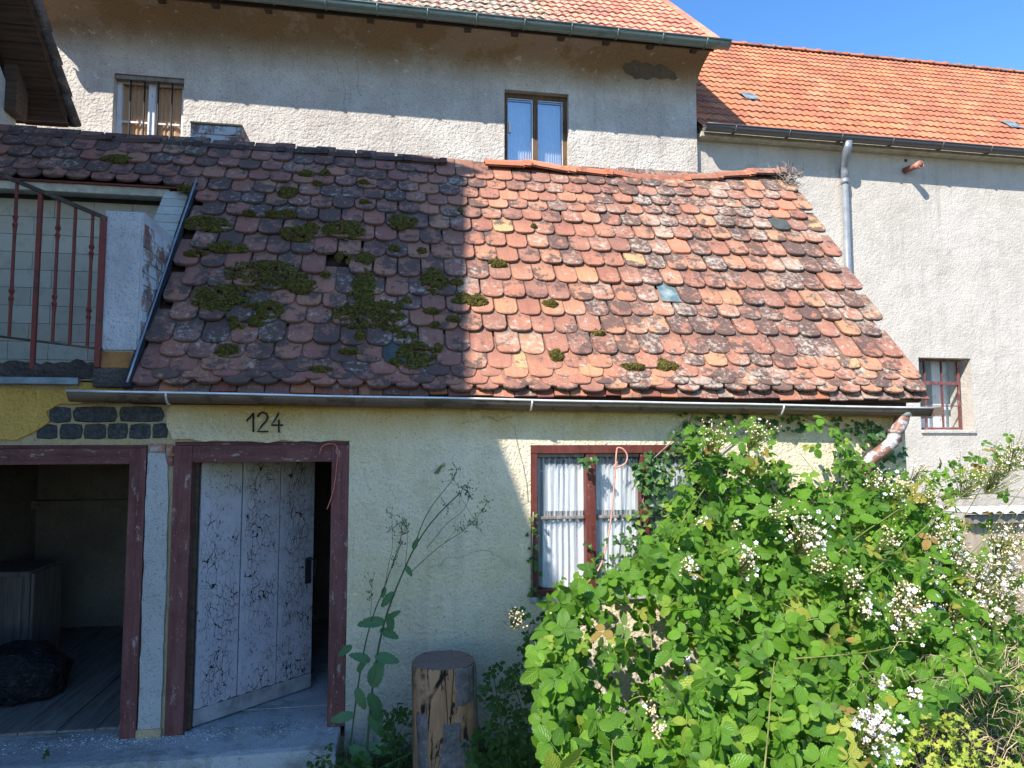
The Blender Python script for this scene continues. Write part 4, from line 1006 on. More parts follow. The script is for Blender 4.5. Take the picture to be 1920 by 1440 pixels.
o2, dF, nF = slope(ridge, front, 'front_roof', .10)
MB().add([Vector((x,0,0))+Vector((0,)+ridge) + v for x in (-9, VX) for v in (Vector((0,-.12,0)),Vector((0,0,.1)),Vector((0,.12,0)))], [(0,1,4,3),(1,2,5,4),(2,0,3,5),(0,2,1),(3,4,5)]).build('ridge_cap', M['handrail'], lh)
boxo('beam_end', (-3.72,2.2,5.25),(-3.6,2.42,5.75), M['soffit'], lh)
boxo('eave_board', (-3.74,2.58,5.33),(VX-.02,2.66,5.40), M['soffit'], lh)

# ------------------------------------------------------------------ hutch at the far right
hu = thing('garden_hutch', 'low wooden lean-to with a corrugated white roof at the right edge', 'lean-to', (8,2.3,0))
vs = []; fs = []; n_ = 120
for i in range(n_+1):
    x = 6.35+3.2*i/n_; z = 1.30+.018*sin(i*2*pi/6)
    vs += [(x,1.95,z),(x,2.75,z-.03),(x,1.95,z-.006),(x,2.75,z-.036)]
for i in range(n_): a = i*4; fs += [(a,a+4,a+5,a+1),(a+2,a+3,a+7,a+6),(a,a+2,a+6,a+4)]
MB().add(vs, fs, smooth=False).build('corrugated_roof', M['palewood'], hu, fix=False)
boxo('roof_beam', (6.4,2.02,1.17),(9.5,2.10,1.26), M['oldwood'], hu)
for i in range(14):
    x = 6.45+i*.105
    boxo('board', (x,2.12+R.uniform(-.004,.004),-.05),(x+.1,2.14,1.17+R.uniform(-.02,0)), M['hutch'], hu, .002)
wf2 = boxo('window_frame', (7.18,2.03,.78),(7.9,2.09,.84), M['whitepaint'], hu)
boxo('frame_side', (7.18,2.03,.1),(7.25,2.09,.779), M['whitepaint'], wf2); boxo('frame_side', (7.5,2.03,.1),(7.56,2.09,.779), M['whitepaint'], wf2)
boxo('back_boards', (7.25,2.5,-.05),(9.4,2.55,1.2), M['darkwood'], hu)

# ------------------------------------------------------------------ chopping log
def logm():
    n = N('bare_log_wood', .85); o = n.map(n.pos, (14,14,1.6)); st = n.noise(1, 6, .6, o)
    c = n.mix(n.step(st, .35, .65), (.30,.16,.085), (.52,.31,.17)); c = n.mix(n.step(n.noise(4, 5, .7, n.map(n.pos, (3.2,3.2,.8))), .53, .57), c, (.035,.022,.016)); c = n.mix(n.step(n.voro(1, 'DISTANCE_TO_EDGE', n.map(n.pos, (13,13,1.1))), .035, .015), c, (.02,.012,.01)); c = n.mix(n.step(n.noise(5, 4), .55, .65), c, (.44,.27,.16)); n.col(c); n.bump(st, .006); return n.done()
def barkm():
    n = N('grey_bark', .95); f = n.noise(18, 6, .7); c = n.mix(n.step(f, .35, .65), (.11,.095,.09), (.24,.21,.20)); c = n.mix(n.step(n.voro(30), .16, .1), c, (.28,.28,.28)); n.col(c); n.bump(f, .01); return n.done()
def endm():
    n = N('log_end_grain', .9); x, y, z = n.xyz(); dx = n.ma('SUBTRACT', x, LC[0]); dy = n.ma('SUBTRACT', y, LC[1]); r_ = n.ma('SQRT', n.ma('ADD', n.ma('MULTIPLY', dx, dx), n.ma('MULTIPLY', dy, dy)))
    ring = n.ma('SINE', n.ma('ADD', n.ma('MULTIPLY', r_, 420), n.ma('MULTIPLY', n.noise(8), 9)))
    c = n.mix(n.step(ring, -1, 1), (.20,.13,.10), (.30,.22,.18)); ang = n.ma('ARCTAN2', dy, dx); cr = n.step(n.ma('ABSOLUTE', n.ma('SINE', n.ma('ADD', n.ma('MULTIPLY', ang, 3.5), n.ma('MULTIPLY', n.noise(6), 3)))), .06, .02)
    c = n.mix(n.ma('MULTIPLY', cr, n.step(r_, .02, .08)), c, (.04,.025,.02)); n.col(c); n.bump(ring, .002); return n.done()
LC = (.36,-.50); LR = .202
lg = thing('chopping_log', 'upright sawn log with half its grey bark missing, standing against the wall', 'log', (LC[0],LC[1],0))
def lrad(an, z): return LR*(1+.09*noise.noise(Vector((cos(an)*1.2,sin(an)*1.2,z*1.0)))+.02*noise.noise(Vector((cos(an)*5,sin(an)*5,z*2))))*(1+.10*max(0,.35-z))
vs = []; fs = []; a_ = 48; b_ = 24
for j in range(b_+1):
    for i in range(a_):
        an = 2*pi*i/a_; z = -.05+.80*j/b_; r = lrad(an, z)*(.985 if j == b_ else 1)
        vs.append((LC[0]+r*cos(an)-.035*(z), LC[1]+r*sin(an), z-(.0)))
for j in range(b_):
    for i in range(a_): fs.append((j*a_+i, j*a_+(i+1) % a_, (j+1)*a_+(i+1) % a_, (j+1)*a_+i))
MB().add(vs, fs, smooth=True).build('trunk', logm(), lg, fix=False)
top = vs[b_*a_:]; MB().add([(x, y, .7505) for x, y, z in top]+[(LC[0]-.02, LC[1], .752)], [(i, (i+1) % a_, a_) for i in range(a_)]).build('cut_top', endm(), lg, fix=False)
bk = barkm()
for (a0, a1, z0, z1) in ((-1.30,-.55,.52,.745),(-.50,.9,.25,.742),(-1.75,-1.15,.10,.44),(-1.85,-.2,-.05,.33),(-2.6,-2.2,.05,.5),(1.0,2.4,.0,.74)):
    n1, n2 = 14, 12; vs = []; fs = []
    for j in range(n2+1):
        for i in range(n1+1):
            s, t = i/n1, j/n2; an = a0+(a1-a0)*s; z = z0+(z1-z0)*t
            if i in (0, n1): an += .07*noise.noise(Vector((z*14, a0, i)))
            if j in (0, n2) and z1 < .7 or j == 0: z += .03*noise.noise(Vector((an*7, z0, j)))
            r = lrad(an, z)+(.008 if 0 < i < n1 and 0 < j < n2 else -.002)+.003*noise.noise(Vector((an*12,z*25,1)))
            vs.append((LC[0]+r*cos(an)-.035*z, LC[1]+r*sin(an), z))
    for j in range(n2):
        for i in range(n1): a = j*(n1+1)+i; fs.append((a,a+1,a+n1+2,a+n1+1))
    MB().add(vs, fs, smooth=True).build('bark', bk, lg, fix=False)

# ------------------------------------------------------------------ leaves
def leaflet(L_=1.0, wd=.72, teeth=7, fold=.22, curl=.2, seed=0, tip=1.0):
    """serrated blade along +Y in the XY plane, folded at the midrib; returns verts, faces, uvs"""
    r = random.Random(seed); vs = []; uvs = []; fs = []; K = teeth
    mid = []; 
    for i in range(K+1):
        t = i/K; vs.append((0, t*L_, -curl*t*t*L_*.5)); uvs.append((0, t)); mid.append(len(vs)-1)
    for sgn in (-1, 1):
        prev = mid[0]; side = []
        for i in range(1, K):
            t = i/K; w_ = wd*.5*(sin(pi*t**.85))**.62*L_*(1+r.uniform(-.05,.05))
            # tooth: a valley then a point
            vs.append((sgn*w_*.94, (t-.35/K)*L_, fold*w_*.94-curl*t*t*L_*.5)); uvs.append((sgn*.9, t)); a = len(vs)-1
            vs.append((sgn*w_*1.02, (t+.22/K)*L_, fold*w_*1.02-curl*t*t*L_*.5-.02*L_)); uvs.append((sgn, t)); b_ = len(vs)-1
            side.append((a, b_))
        pa = mid[0]
        for i, (a, b_) in enumerate(side):
            f = (mid[i], mid[i+1], b_, a); fs.append(f if sgn > 0 else f[::-1])
            if i > 0: g_ = (mid[i], a, pb_); fs.append(g_ if sgn > 0 else g_[::-1])
            pb_ = b_
        f = (mid[K-1], mid[K], pb_); fs.append(f if sgn > 0 else f[::-1])
    return vs, fs, uvs
def compound(seed, n_=3, smooth_=False):
    r = random.Random(seed); V_ = []; F_ = []; U_ = []
    angs = {3: (-80, 0, 80), 5: (-118,-62,0,62,118), 1: (0,)}[n_]
    for k, a in enumerate(angs):
        s = 1.0 if a == 0 else r.uniform(.74,.9)
        v, f, u = leaflet(1.0, r.uniform(.62,.76), 8, r.uniform(.12,.35), r.uniform(.1,.45), seed*7+k)
        Mx = Matrix.Rotation(radians(-a+r.uniform(-8,8)), 4, 'Z') @ Matrix.Rotation(radians(r.uniform(-16,8)), 4, 'X') @ Matrix.Rotation(radians(r.uniform(-18,18)), 4, 'Y') @ Matrix.Scale(s, 4)
        off = Vector((0.05*(1 if a > 0 else -1 if a < 0 else 0), .26 if a == 0 else .04, 0)); b0 = len(V_)
        V_ += [tuple(Mx @ Vector(p)+off) for p in v]; F_ += [tuple(b0+i for i in q_)[::-1] for q_ in f]; U_ += u
    # petiole
    b0 = len(V_); V_ += [(-.015,-.5,-.1),(.015,-.5,-.1),(.01,.25,0),(-.01,.25,0)]; U_ += [(.0,.0)]*4; F_.append((b0,b0+1,b0+2,b0+3))
    return V_, F_, U_
def ivyleaf(seed):
    r = random.Random(seed); pts = [(0,0),(.30,-.10),(.50,.10),(.62,.30),(.34,.42),(.30,.62),(0,1.0)]; pts = [(x*(1+r.uniform(-.1,.1)), y) for x, y in pts]
    full = pts+[(-x, y) for x, y in reversed(pts[1:-1])]
    vs = [(x, y, .12*abs(x)-.12*y*y) for x, y in full]+[(0,.4,-.02)]; m = len(full); uvs = [(x*1.4, y) for x, y in full]+[(0,.4)]
    return vs, [(i, (i+1) % m, m) for i in range(m)], uvs
def lobed(seed):
    r = random.Random(seed); out = []; 
    for a, l in ((-150,.35),(-125,.62),(-100,.42),(-75,.75),(-48,.45),(-25,.72),(-10,.6),(0,1.0),(10,.6),(25,.72),(48,.45),(75,.75),(100,.42),(125,.62),(150,.35)):
        q = radians(a+r.uniform(-3,3)); out.append((sin(q)*l*.62, .38+cos(q)*l*.62))
    m = len(out); vs = [(x, y, .15*abs(x)-.12*y*y+r.uniform(-.02,.02)) for x, y in out]+[(0,.3,0)]; uvs = [(x*1.5, y) for x, y in out]+[(0,.3)]
    return vs, [((i+1) % m, i, m) for i in range(m)], uvs
def lmesh(gens, m): return [(g_, MB().add(g_[0], g_[1], 0, g_[2], smooth=True).mesh('leaf', m)) for g_ in gens]
def lance(seed):
    v, f, u = leaflet(1.0, .42, 7, .25, .5, seed); return v, [q_[::-1] for q_ in f], u
LB = lmesh([compound(i, 3) for i in range(7)]+[compound(20+i, 5) for i in range(3)], M['leaf'])
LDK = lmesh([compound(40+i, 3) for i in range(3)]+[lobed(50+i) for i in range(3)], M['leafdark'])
LIV = lmesh([ivyleaf(i) for i in range(5)], M['ivy']); LYE = lmesh([lobed(70+i) for i in range(4)], M['yellowleaf']); LLE = lmesh([lance(90+i) for i in range(4)], M['lettuce'])
def inpoly(x, y, P_):
    c = False; n_ = len(P_); j = n_-1
    for i in range(n_):
        xi, yi = P_[i]; xj, yj = P_[j]
        if (yi > y) != (yj > y) and x < (xj-xi)*(y-yi)/(yj-yi)+xi: c = not c
        j = i
    return c
def leafM(p, s, up=(-.25,-.75,.62), spread=.5, roll=None):
    nrm = (Vector(up).normalized()+Vector((R.gauss(0,spread),R.gauss(0,spread),R.gauss(0,spread)))).normalized()
    dn = Vector((R.gauss(0,.7),R.gauss(-.25,.4),R.gauss(-.55,.5))); y = (dn-nrm*dn.dot(nrm)).normalized(); x = y.cross(nrm)
    B = Matrix((x, y, nrm)).transposed().to_4x4()
    return Matrix.Translation(p) @ B @ Matrix.Scale(s, 4)
def place_leaves(root, items, lib, nparts=296, name='leaf', stuff='foliage', mat_=None):
    items.sort(key=lambda m: -(m.to_scale().x/(m.translation-CAM).length)*(1.3 if m.col[3].y < -.4 else 1))
    rest = MB()
    for i, Mx in enumerate(items):
        g_, me = R.choice(lib)
        if i < nparts: link(name, me, root, Mx)
        else: rest.add([Mx @ Vector(v) for v in g_[0]], g_[1], R.random(), g_[2], True)
    if rest.f: tag(rest.build(stuff, mat_ or lib[0][1].materials[0], root, fix=False), kind='stuff')
def scatter(poly, n_, Yf, size, jit, holes=(), up=(-.25,-.75,.62), spread=.5, zmin=.02, dens=None):
    xs = [p[0] for p in poly]; ys = [p[1] for p in poly]; out = []; tries = 0
    while len(out) < n_ and tries < n_*30:
        tries += 1; x = R.uniform(min(xs), max(xs)); y = R.uniform(min(ys), max(ys))
        if not inpoly(x, y, poly): continue
        if any(inpoly(x, y, h) and R.random() < pr for h, pr in holes): continue
        if dens and R.random() > dens(x, y): continue
        Y = Yf(x, y)+abs(R.gauss(0, jit)); Y = min(Y, -.035 if x < 1690 else 1.6)
        p = at(x, y, Y)
        if p.z < zmin: continue
        out.append(leafM(p, size*R.uniform(.45,1.3), up, spread))
    return out
lin = lambda y, a, ya, b, yb: ya+(yb-ya)*max(0, min(1, (y-a)/(b-a)))

# bramble on the sunny side
br = thing('bramble_thicket', 'sprawling sunlit bramble thicket growing under and over the shed window', 'bramble', (2.2,-1.2,0))
A_ = [(1010,1165),(1055,1085),(1120,1100),(1180,1060),(1230,1000),(1330,960),(1480,930),(1600,900),(1690,905),(1760,960),(1800,1060),(1860,1180),(1900,1250),(1780,1300),(1680,1370),(1700,1470),(1040,1470),(1015,1380),(1000,1250)]
gap = [(1070,1135),(1180,1120),(1290,1150),(1320,1230),(1330,1290),(1250,1300),(1240,1340),(1170,1390),(1090,1300),(1060,1200)]
YA = lambda x, y: lin(y, 900, -.75, 1440, -2.25)+.22*noise.noise(Vector((x*.006, y*.006, 0)))+.12*noise.noise(Vector((x*.02, y*.02, 3)))
it = scatter(A_, 1250, YA, .086, .22, [(gap,.82)], spread=.6, dens=lambda x, y: 1 if noise.noise(Vector((x*.011,y*.011,5)))+.5*noise.noise(Vector((x*.03,y*.03,8))) > -.28 else .25)
it += scatter(A_, 800, lambda x, y: YA(x, y)+.35, .076, .25, [(gap,.99)])
it += scatter(A_, 700, lambda x, y: min(-.1, YA(x, y)+.8), .085, .25, [(gap,1.0)])
it += scatter(gap, 70, lambda x, y: lin(y, 1130, -.6, 1400, -1.35), .085, .2)
B_ = [(1285,800),(1400,785),(1480,830),(1540,780),(1600,830),(1660,905),(1700,960),(1500,980),(1300,1010),(1220,1040),(1240,960),(1270,900)]
hB_ = [(1445,822),(1560,822),(1570,870),(1500,890),(1450,865)]
it += scatter(B_, 330, lambda x, y: -.45+.2*noise.noise(Vector((x*.02,y*.02,7))), .064, .14, [(hB_,.95)])
it += scatter([(1000,1130),(1060,1075),(1110,1060),(1130,1110),(1060,1160)], 26, lambda x, y: -.55, .06, .1)
it += scatter([(1640,900),(1760,870),(1850,830),(1930,810),(1930,870),(1850,900),(1790,930),(1700,960)], 75, lambda x, y: -.4, .05, .25)
# a last layer of leaves low down so that the ground does not shine through
place_leaves(br, it, LB)
def cane(pts, r=.006, root=None, m='cane'):
    q = [at(*p) for p in pts]
    for _ in range(2):
        o_ = [q[0]]
        for i in range(len(q)-1): o_ += [q[i]*.75+q[i+1]*.25, q[i]*.25+q[i+1]*.75]
        q = o_+[q[-1]]
    n_ = len(q); b = MB(); b.tube(q, [r*(1-.5*i/n_) for i in range(n_)], 6)
    for i in range(0, n_, 1):
        for _ in range(2): b.tube([q[i], q[i]+Vector((R.gauss(0,1),R.gauss(0,1),R.gauss(-.3,.6))).normalized()*r*2.2], [r*.35, .0004], 3)
    b.build('cane', M[m], root, fix=False)
for pts in ([(1230,1330,-1.0),(1222,1200,-.7),(1214,1150,-.6),(1216,1165,-.6)],[(1140,1420,-1.5),(1160,1330,-1.3),(1200,1300,-1.2),(1240,1320,-1.3)],[(1430,1470,-2.5),(1440,1380,-2.45),(1445,1300,-2.3),(1452,1240,-2.1)],
            [(1490,1235,-2.0),(1560,1230,-2.0),(1640,1222,-1.95),(1690,1208,-1.9)],[(1300,1010,-.9),(1260,1010,-.85),(1290,960,-.8),(1322,915,-.7)],[(1320,1180,-1.4),(1300,1090,-1.2),(1270,1060,-1.1),(1240,1040,-1.0)],
            [(1700,1480,-1.6),(1640,1350,-1.9),(1620,1290,-1.9),(1612,1230,-1.9)],[(1500,1100,-1.2),(1600,1010,-1.1),(1680,960,-1.0),(1760,900,-.8),(1860,870,-.6),(1925,880,-.5)],[(1600,1100,-1.3),(1700,1020,-1.0),(1800,930,-.8),(1930,840,-.5)],
            [(1560,1010,-.9),(1540,900,-.6),(1500,850,-.4)],[(1640,1000,-.9),(1730,930,-.8),(1800,930,-.8),(1900,920,-.6)],[(1150,1440,-2.4),(1145,1400,-2.3),(1158,1380,-2.3)],[(1120,1300,-1.0),(1150,1250,-.8),(1120,1180,-.6),(1090,1150,-.5)]):
    cane(pts, .0042, br)
# blossom clusters
def blossom(seed):
    r = random.Random(seed); vs = []; fs = []
    for k in range(5):
        a = 2*pi*k/5+r.uniform(-.15,.15); b0 = len(vs); c_, s_ = cos(a), sin(a)
        for x, y, z in ((.12,0,0),(.6,.38,.12),(1.0,.22,.2),(1.0,-.22,.18),(.6,-.38,.1)): vs.append((c_*x-s_*y, s_*x+c_*y, z))
        fs.append((b0,b0+4,b0+3,b0+2,b0+1))
    return vs, fs
BL = [blossom(i) for i in range(4)]; BLM = [MB().add(*b).mesh('blossom', M['petal']) for b in BL]
nbl = [0]
def cluster(root, px, py, Y, sz, nb, nbud):
    """sz: radius in photo pixels; a loose panicle of open blossoms and beige buds on fine stalks"""
    Y -= .14; c0 = at(px, py, Y); s = sz*(c0-CAM).length/FPX; st = MB(); bd = MB(); fl_ = []
    base = c0+Vector((R.gauss(0,.02),.10,-s*.9))
    nb = int(nb*1.3); nbud = int(nbud*2.0)
    for k in range(nb+nbud):
        d = Vector((R.gauss(0,.38),R.gauss(-.2,.3),R.gauss(.05,.38)))*s*1.05; p = c0+d
        st.tube([base+(p-base)*.25*R.random(), base+(p-base)*.6+Vector((0,0,-.01)), p], .0012, 3)
        if k < nb: fl_.append(p+Vector((0,-.004,.003)))
        else:
            q = R.uniform(.005,.009); vs = [p+Vector(v)*q for v in ((1,0,0),(-1,0,0),(0,1,0),(0,-1,0),(0,0,1),(0,0,-1))]
            bd.add(vs, [(0,2,4),(2,1,4),(1,3,4),(3,0,4),(2,0,5),(1,2,5),(3,1,5),(0,3,5)], R.random(), smooth=True)
    o_ = tag(bd.build('flower_cluster', M['bud'], root, fix=False), kind='stuff')
    tag(st.build('flower_stalks', M['stem'], o_, fix=False), kind='stuff')
    fm = MB()
    for p in fl_:
        up = Vector((R.gauss(-.1,.5),R.gauss(-.8,.4),R.gauss(.6,.4))).normalized(); x = up.orthogonal().normalized(); y = up.cross(x)
        Mx = Matrix.Translation(p) @ Matrix((x,y,up)).transposed().to_4x4() @ Matrix.Scale(R.uniform(.010,.0145), 4)
        k = R.randrange(4)
        if nbl[0] < 280: link('blossom', BLM[k], o_, Mx); nbl[0] += 1
        else: fm.add([Mx @ Vector(v) for v in BL[k][0]], BL[k][1])
    if fm.f: tag(fm.build('blossoms', M['petal'], o_, fix=False), kind='stuff')
for q in ((1510,1000,-1.25,44,28,46),(1400,1050,-1.3,30,10,22),(1640,1370,-2.35,46,42,30),(1690,1150,-1.6,42,20,45),(1700,1110,-1.5,30,6,34),(1620,1140,-1.6,26,6,18),(1290,1060,-1.3,22,4,14),(1340,815,-.55,34,3,34),(1420,815,-.5,32,1,34),
          (1600,1085,-1.5,24,4,18),(1540,1060,-1.4,22,1,22),(1710,1300,-2.1,18,6,6),(1660,1280,-2.1,16,5,6),(1235,1365,-1.9,18,1,16),(1220,1330,-1.5,18,4,14),(1295,1255,-1.2,22,8,8),(1050,1155,-.65,24,2,30),(1050,1270,-1.1,22,2,26),(1310,980,-1.0,14,3,5),
          (1680,920,-.85,30,7,20),(1640,900,-.7,26,5,18),(1620,1340,-2.3,18,5,5),(1460,960,-1.0,20,1,16),(1665,1010,-1.1,28,3,24),(1380,985,-.9,14,2,6),(965,1160,-.62,24,0,30)): cluster(br, *q)

# heavily flowering bramble at the right edge
b2 = thing('flowering_bramble', 'bramble heavy with white blossom in front of the lean-to at the right edge', 'bramble', (4.8,-.4,0))
C_ = [(1700,930),(1790,870),(1850,815),(1935,800),(1935,1330),(1860,1210),(1800,1120),(1740,1010)]
YC = lambda x, y: lin(y, 820, -.3, 1300, -1.2)
it = scatter(C_, 240, YC, .055, .22, [([(1790,925),(1940,925),(1940,1015),(1830,1010)],.9)], spread=.6, dens=lambda x, y: .35 if y < 950 else .8)
it += scatter([(1780,1150),(1935,1290),(1935,1400),(1780,1330),(1700,1250)], 260, lambda x, y: -1.3, .055, .2, spread=.7)
nbl[0] = 0
place_leaves(b2, it, LB)
for q in ((1780,1040,-.8,50,36,60),(1840,1080,-.8,46,30,60),(1730,1100,-1.0,36,18,45),(1885,1050,-.7,40,26,46),(1790,1120,-.9,40,12,60),(1870,880,-.4,44,8,70),(1905,850,-.3,34,10,40),(1820,900,-.5,34,3,50),(1760,1160,-1.1,28,10,26),(1880,1010,-.5,40,8,60),
          (1760,1000,-.7,34,14,34),(1850,1150,-1.0,40,10,50),(1900,1120,-.9,30,14,26),(1800,1190,-1.3,26,6,26),(1725,885,-.5,22,1,22),(1740,930,-.7,26,3,30)): cluster(b2, *q)
for pts in ([(1700,1300,-1.2),(1780,1150,-1.0),(1850,1000,-.7),(1930,900,-.4)],[(1750,1250,-1.2),(1820,1080,-.9),(1900,980,-.6)],[(1700,1100,-1.1),(1790,1000,-.8),(1860,880,-.5),(1920,830,-.3)],[(1740,960,-.6),(1830,920,-.5),(1925,935,-.4)]): cane(pts, .0036, b2)

# ivy on the wall
iv = thing('wall_ivy', 'dark green ivy creeping over the upper right of the shed window and wall', 'ivy', (1.9,-.05,1.0))
def ivy(poly, n_, y0=-.03, y1=-.10, s=.042):
    xs = [p[0] for p in poly]; ys = [p[1] for p in poly]; out = []
    while len(out) < n_:
        x = R.uniform(min(xs), max(xs)); y = R.uniform(min(ys), max(ys))
        if inpoly(x, y, poly): out.append(leafM(at(x, y, R.uniform(y1, y0)), s*R.uniform(.6,1.2), (-.1,-1,.45), .28))
    return out
it = ivy([(1190,855),(1240,838),(1275,790),(1310,785),(1340,840),(1350,960),(1300,1000),(1250,960),(1210,930),(1180,880)], 330)
it += ivy([(1170,875),(1240,870),(1260,960),(1230,1020),(1190,1060),(1165,1010),(1180,960),(1215,930)], 150)
it += ivy([(1280,860),(1440,850),(1520,930),(1500,1020),(1300,1040)], 330, -.04, -.2, .046)
it += ivy([(1088,858),(1120,856),(1122,872),(1095,874)], 14) + ivy([(990,965),(1008,965),(1012,1110),(1030,1120),(1000,1128),(990,1100)], 34, -.02,-.05,.034)
it += ivy([(1095,1015),(1105,1018),(1135,1060),(1125,1075)], 18, -.02,-.06,.03) + ivy([(1258,770),(1650,785),(1660,830),(1560,800),(1450,812),(1400,795),(1280,800)], 110, -.01,-.05,.040)
it += ivy([(1560,805),(1690,810),(1700,930),(1640,960),(1560,900)], 120, -.02,-.08,.05) + ivy([(1128,1010),(1200,1000),(1200,1090),(1120,1090)], 60, -.03,-.10,.036)
place_leaves(iv, it, LIV)
for pts in ([(1260,1150),(1235,1000),(1205,940),(1225,860),(1290,800),(1300,775)],[(1300,1100),(1320,950),(1350,850),(1420,790)],[(1640,1000),(1620,880),(1560,800),(1500,778)],[(998,1130),(997,1040),(1000,960)]):
    MB().tube([at(x, y, -.015) for x, y in pts], .005, 5).build('ivy_stem', M['twig'], iv)

# shaded shrub by the window's left side
sh = thing('shaded_shrub', 'dark green leafy shrub in shade between the log and the bramble', 'shrub', (1.0,-.6,0))
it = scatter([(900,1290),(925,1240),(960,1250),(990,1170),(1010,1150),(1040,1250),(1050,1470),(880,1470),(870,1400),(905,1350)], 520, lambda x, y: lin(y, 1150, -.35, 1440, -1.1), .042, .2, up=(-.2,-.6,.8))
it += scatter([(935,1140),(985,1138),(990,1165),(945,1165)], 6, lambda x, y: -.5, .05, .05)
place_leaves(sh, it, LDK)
for pts in ([(1000,1470,-.9),(985,1350,-.6),(960,1270,-.5)],[(960,1470,-1.0),(940,1360,-.7),(925,1260,-.5)],[(1020,1400,-.8),(1000,1280,-.5),(990,1180,-.4)]): cane(pts, .004, sh, 'weedstem')
# yellow leaved plant and undergrowth at the bottom right
ye = thing('yellow_leaved_shrub', 'low bright yellow-green leafed plant at the bottom right', 'shrub', (3,-2.4,0))
it = scatter([(1700,1370),(1740,1335),(1800,1340),(1850,1380),(1900,1400),(1920,1470),(1660,1470)], 300, lambda x, y: -2.1, .045, .18, up=(-.3,-.5,.9), dens=lambda x, y: .9 if x < 1850 else .35)
place_leaves(ye, it, LYE)
for pts in ([(1720,1500,-2.0),(1740,1420,-2.0),(1760,1360,-2.0)],[(1820,1500,-1.95),(1810,1430,-1.9),(1790,1370,-1.9)]): cane(pts, .003, ye, 'stem')
b = MB()                                  # dry stalks
for k in range(600):
    x = R.uniform(1600,1930); y = R.uniform(1225,1450); 
    if x < 1700 and R.random() < .6: continue
    a = at(x, y, R.uniform(-1.9,-1.0)); d = Vector((R.gauss(0,.8),R.gauss(0,.5),R.gauss(.1,.45))).normalized()*R.uniform(.05,.20)
    b.tube([a, a+d*.5+Vector((0,0,.02)), a+d+Vector((0,0,-.02))], R.uniform(.001,.0022), 3)
tag(b.build('dry_stalks', M['dry'], fix=False), kind='stuff')
def grassy(name, n_, fx, hh, m, spr=.25):
    b = MB()
    for k in range(n_):
        p = Vector(fx()); h = R.uniform(*hh); l = Vector((R.gauss(0,spr),R.gauss(0,spr),1)).normalized(); a = R.uniform(0,2*pi); s = Vector((cos(a),sin(a),0))*R.uniform(.003,.006)
        m1 = p+l*h*.55; t = p+l*h+Vector((l.x,l.y,-.4))*h*.35
        b.add([p-s, p+s, m1+s*.8, m1-s*.8, t], [(0,1,2,3),(3,2,4)], R.random(), [(0,0),(0,.1),(.3,.5),(.3,.5),(.5,1)])
    tag(b.build(name, m, fix=False), kind='stuff')
grassy('grass', 5200, lambda: (R.uniform(2.2,7.5),R.uniform(-3.2,1.8),0), (.10,.45), M['leaf'], .4)
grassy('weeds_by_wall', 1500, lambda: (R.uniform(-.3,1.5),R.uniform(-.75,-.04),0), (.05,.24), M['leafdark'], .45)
grassy('dry_grass', 1500, lambda: (R.uniform(2.4,6.8),R.uniform(-2.6,.8),0), (.15,.6), M['dry'], .5)
# low leafy weeds on the ground in the shade, one plant each
def weed(name, lab, x, y, n_, hgt, lib, s, spread=.16):
    t = thing(name, lab, 'weed', (x,y,0)); its = []
    for k in range(n_): its.append(leafM(Vector((x+R.gauss(0,spread),y+R.gauss(0,spread*.5),R.uniform(.03,hgt))), s*R.uniform(.6,1.2), (-.1,-.5,1), .45))
    place_leaves(t, its, lib, 200)
    for k in range(4): MB().tube([(x+R.gauss(0,.02),y,0),(x+R.gauss(0,spread*.5),y+R.gauss(0,.03),hgt*.5),(x+R.gauss(0,spread),y+R.gauss(0,.04),hgt*.9)], .003, 4).build('stem', M['weedstem'], t)
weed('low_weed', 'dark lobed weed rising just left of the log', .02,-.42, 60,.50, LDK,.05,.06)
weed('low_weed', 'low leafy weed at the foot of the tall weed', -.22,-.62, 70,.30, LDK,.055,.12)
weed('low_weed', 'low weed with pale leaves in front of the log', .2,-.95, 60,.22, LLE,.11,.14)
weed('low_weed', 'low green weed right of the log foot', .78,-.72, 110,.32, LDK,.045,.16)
q = thing('sprout', 'tiny green sprout growing on the concrete step', 'sprout', (-2.05,-.3,.2)); c0 = atz(83,1430,.205)
MB().tube([c0, c0+Vector((.005,0,.05)), c0+Vector((.01,-.01,.075))], .002, 4).build('stem', M['weedstem'], q)
for k in range(7): link('leaf', LDK[3][1], q, leafM(c0+Vector((R.gauss(.008,.008),-.01,.04+.012*k*.6)), .028, (0,-.6,.8), .5))
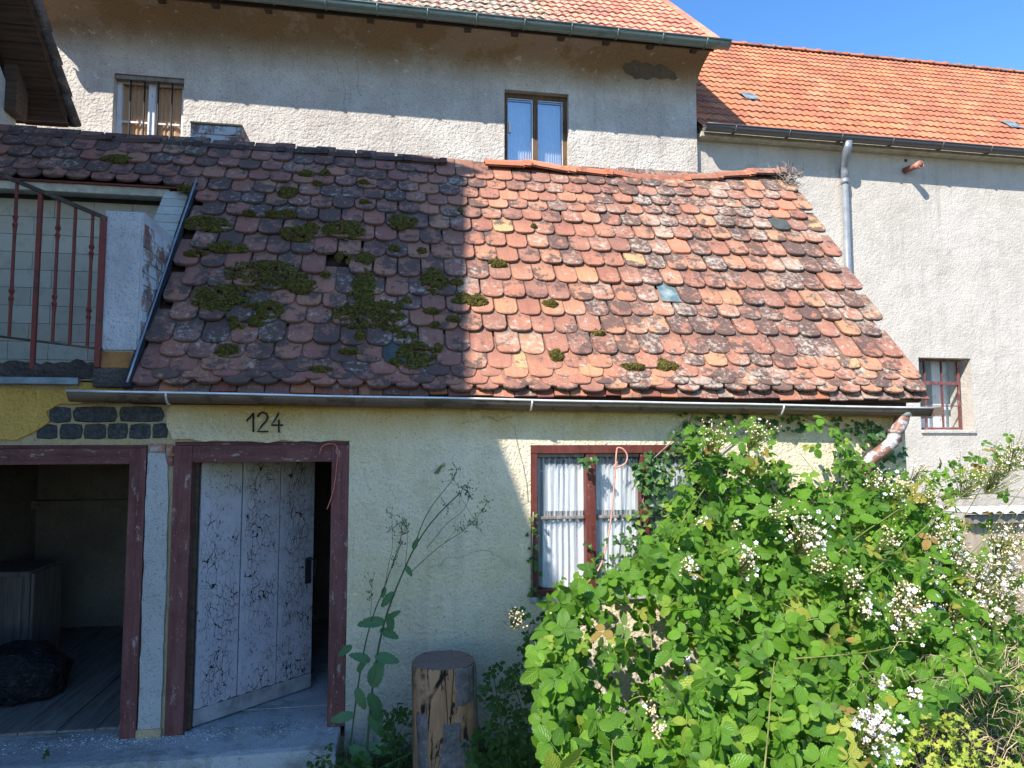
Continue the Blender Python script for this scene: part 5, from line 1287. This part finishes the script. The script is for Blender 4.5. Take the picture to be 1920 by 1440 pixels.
# tall weed in front of the wall
tw_ = thing('tall_weed', 'tall leggy weed with thin branching stems leaning right against the shaded wall', 'weed', (-.1,-.6,0))
YT = -.42
def stem(pts, r, n_=6):
    q = [at(x, y, YT+.02*sin(i)) for i, (x, y) in enumerate(pts)]
    for _ in range(1):
        o_ = [q[0]]
        for i in range(len(q)-1): o_ += [q[i]*.75+q[i+1]*.25, q[i]*.25+q[i+1]*.75]
        q = o_+[q[-1]]
    MB().tube(q, [r*(1-.6*i/len(q)) for i in range(len(q))], n_).build('stem', M['weedstem'], tw_); return q
heads = []
for pts, r in (([(684,1470),(690,1380),(698,1290),(708,1220),(722,1160),(740,1110),(757,1070),(775,1030),(800,990),(830,955),(862,925)],.0075),
               ([(650,1470),(660,1370),(672,1280),(684,1210),(700,1150),(720,1105),(735,1060),(752,1020)],.006),
               ([(775,1030),(790,985),(808,950),(832,920),(845,905),(857,880)],.0035),([(800,1027),(815,1010),(838,1025-45),(868,960),(880,935),(876,910)],.0025),([(768,1075),(800,1045),(830,1020),(870,995),(900,965),(914,940)],.003),
               ([(722,1100),(728,1060),(736,1030),(736,1000),(735,965)],.002),([(760,1060),(764,1020),(763,990),(755,975)],.002),([(694,1165),(697,1120),(698,1090)],.0018),([(735,1060),(745,1030),(752,1010),(753,985)],.002),([(862,925),(868,940),(890,975),(895,985)],.0015),
               ([(832,1020),(845,1005),(858,990),(880,985)],.0015),([(845,905),(862,912),(880,925)],.0015)):
    q = stem(pts, r); heads.append(q[-1]); heads.append(q[-3])
b = MB()
for h in heads:
    for k in range(9):
        p = h+Vector((R.gauss(0,.022),R.gauss(0,.02),R.gauss(0.0,.025))); b.tube([h, p], .0011, 3); b.tube([p, p+Vector((R.gauss(0,.002),0,.011))], [.0042,.0016], 5)
tag(b.build('seed_heads', M['weedstem'], tw_, fix=False), kind='stuff')
for (x, y, s, dx, dy) in ((722,1165,.17,-55,2),(712,1180,.13,45,18),(695,1240,.14,-55,-24),(702,1230,.16,60,10),(727,1150,.13,20,70),(740,1110,.12,-45,45),(668,1290,.14,20,50),(690,1300,.20,70,110),(664,1340,.14,-48,10),(700,1290,.20,25,-100),
                          (760,1060,.08,20,30),(775,1030,.08,12,-35),(722,1100,.07,-8,35),(690,1340,.17,50,60),(670,1260,.10,25,-40),(655,1400,.18,60,40),(690,1400,.16,80,10),(700,1250,.10,-20,60),(728,1160,.09,40,-30),(660,1210,.10,-40,30)):
    a = at(x, y, YT); d = (at(x+dx, y+dy, YT-.05)-a); Y_ = d.normalized(); nn = Vector((R.gauss(0,.3),-.8,.6)); nn = (nn-Y_*nn.dot(Y_)).normalized(); X_ = Y_.cross(nn)
    link('leaf', R.choice(LLE)[1], tw_, Matrix.Translation(a) @ Matrix((X_,Y_,nn)).transposed().to_4x4() @ Matrix.Diagonal((s*1.1,s,s,1)))
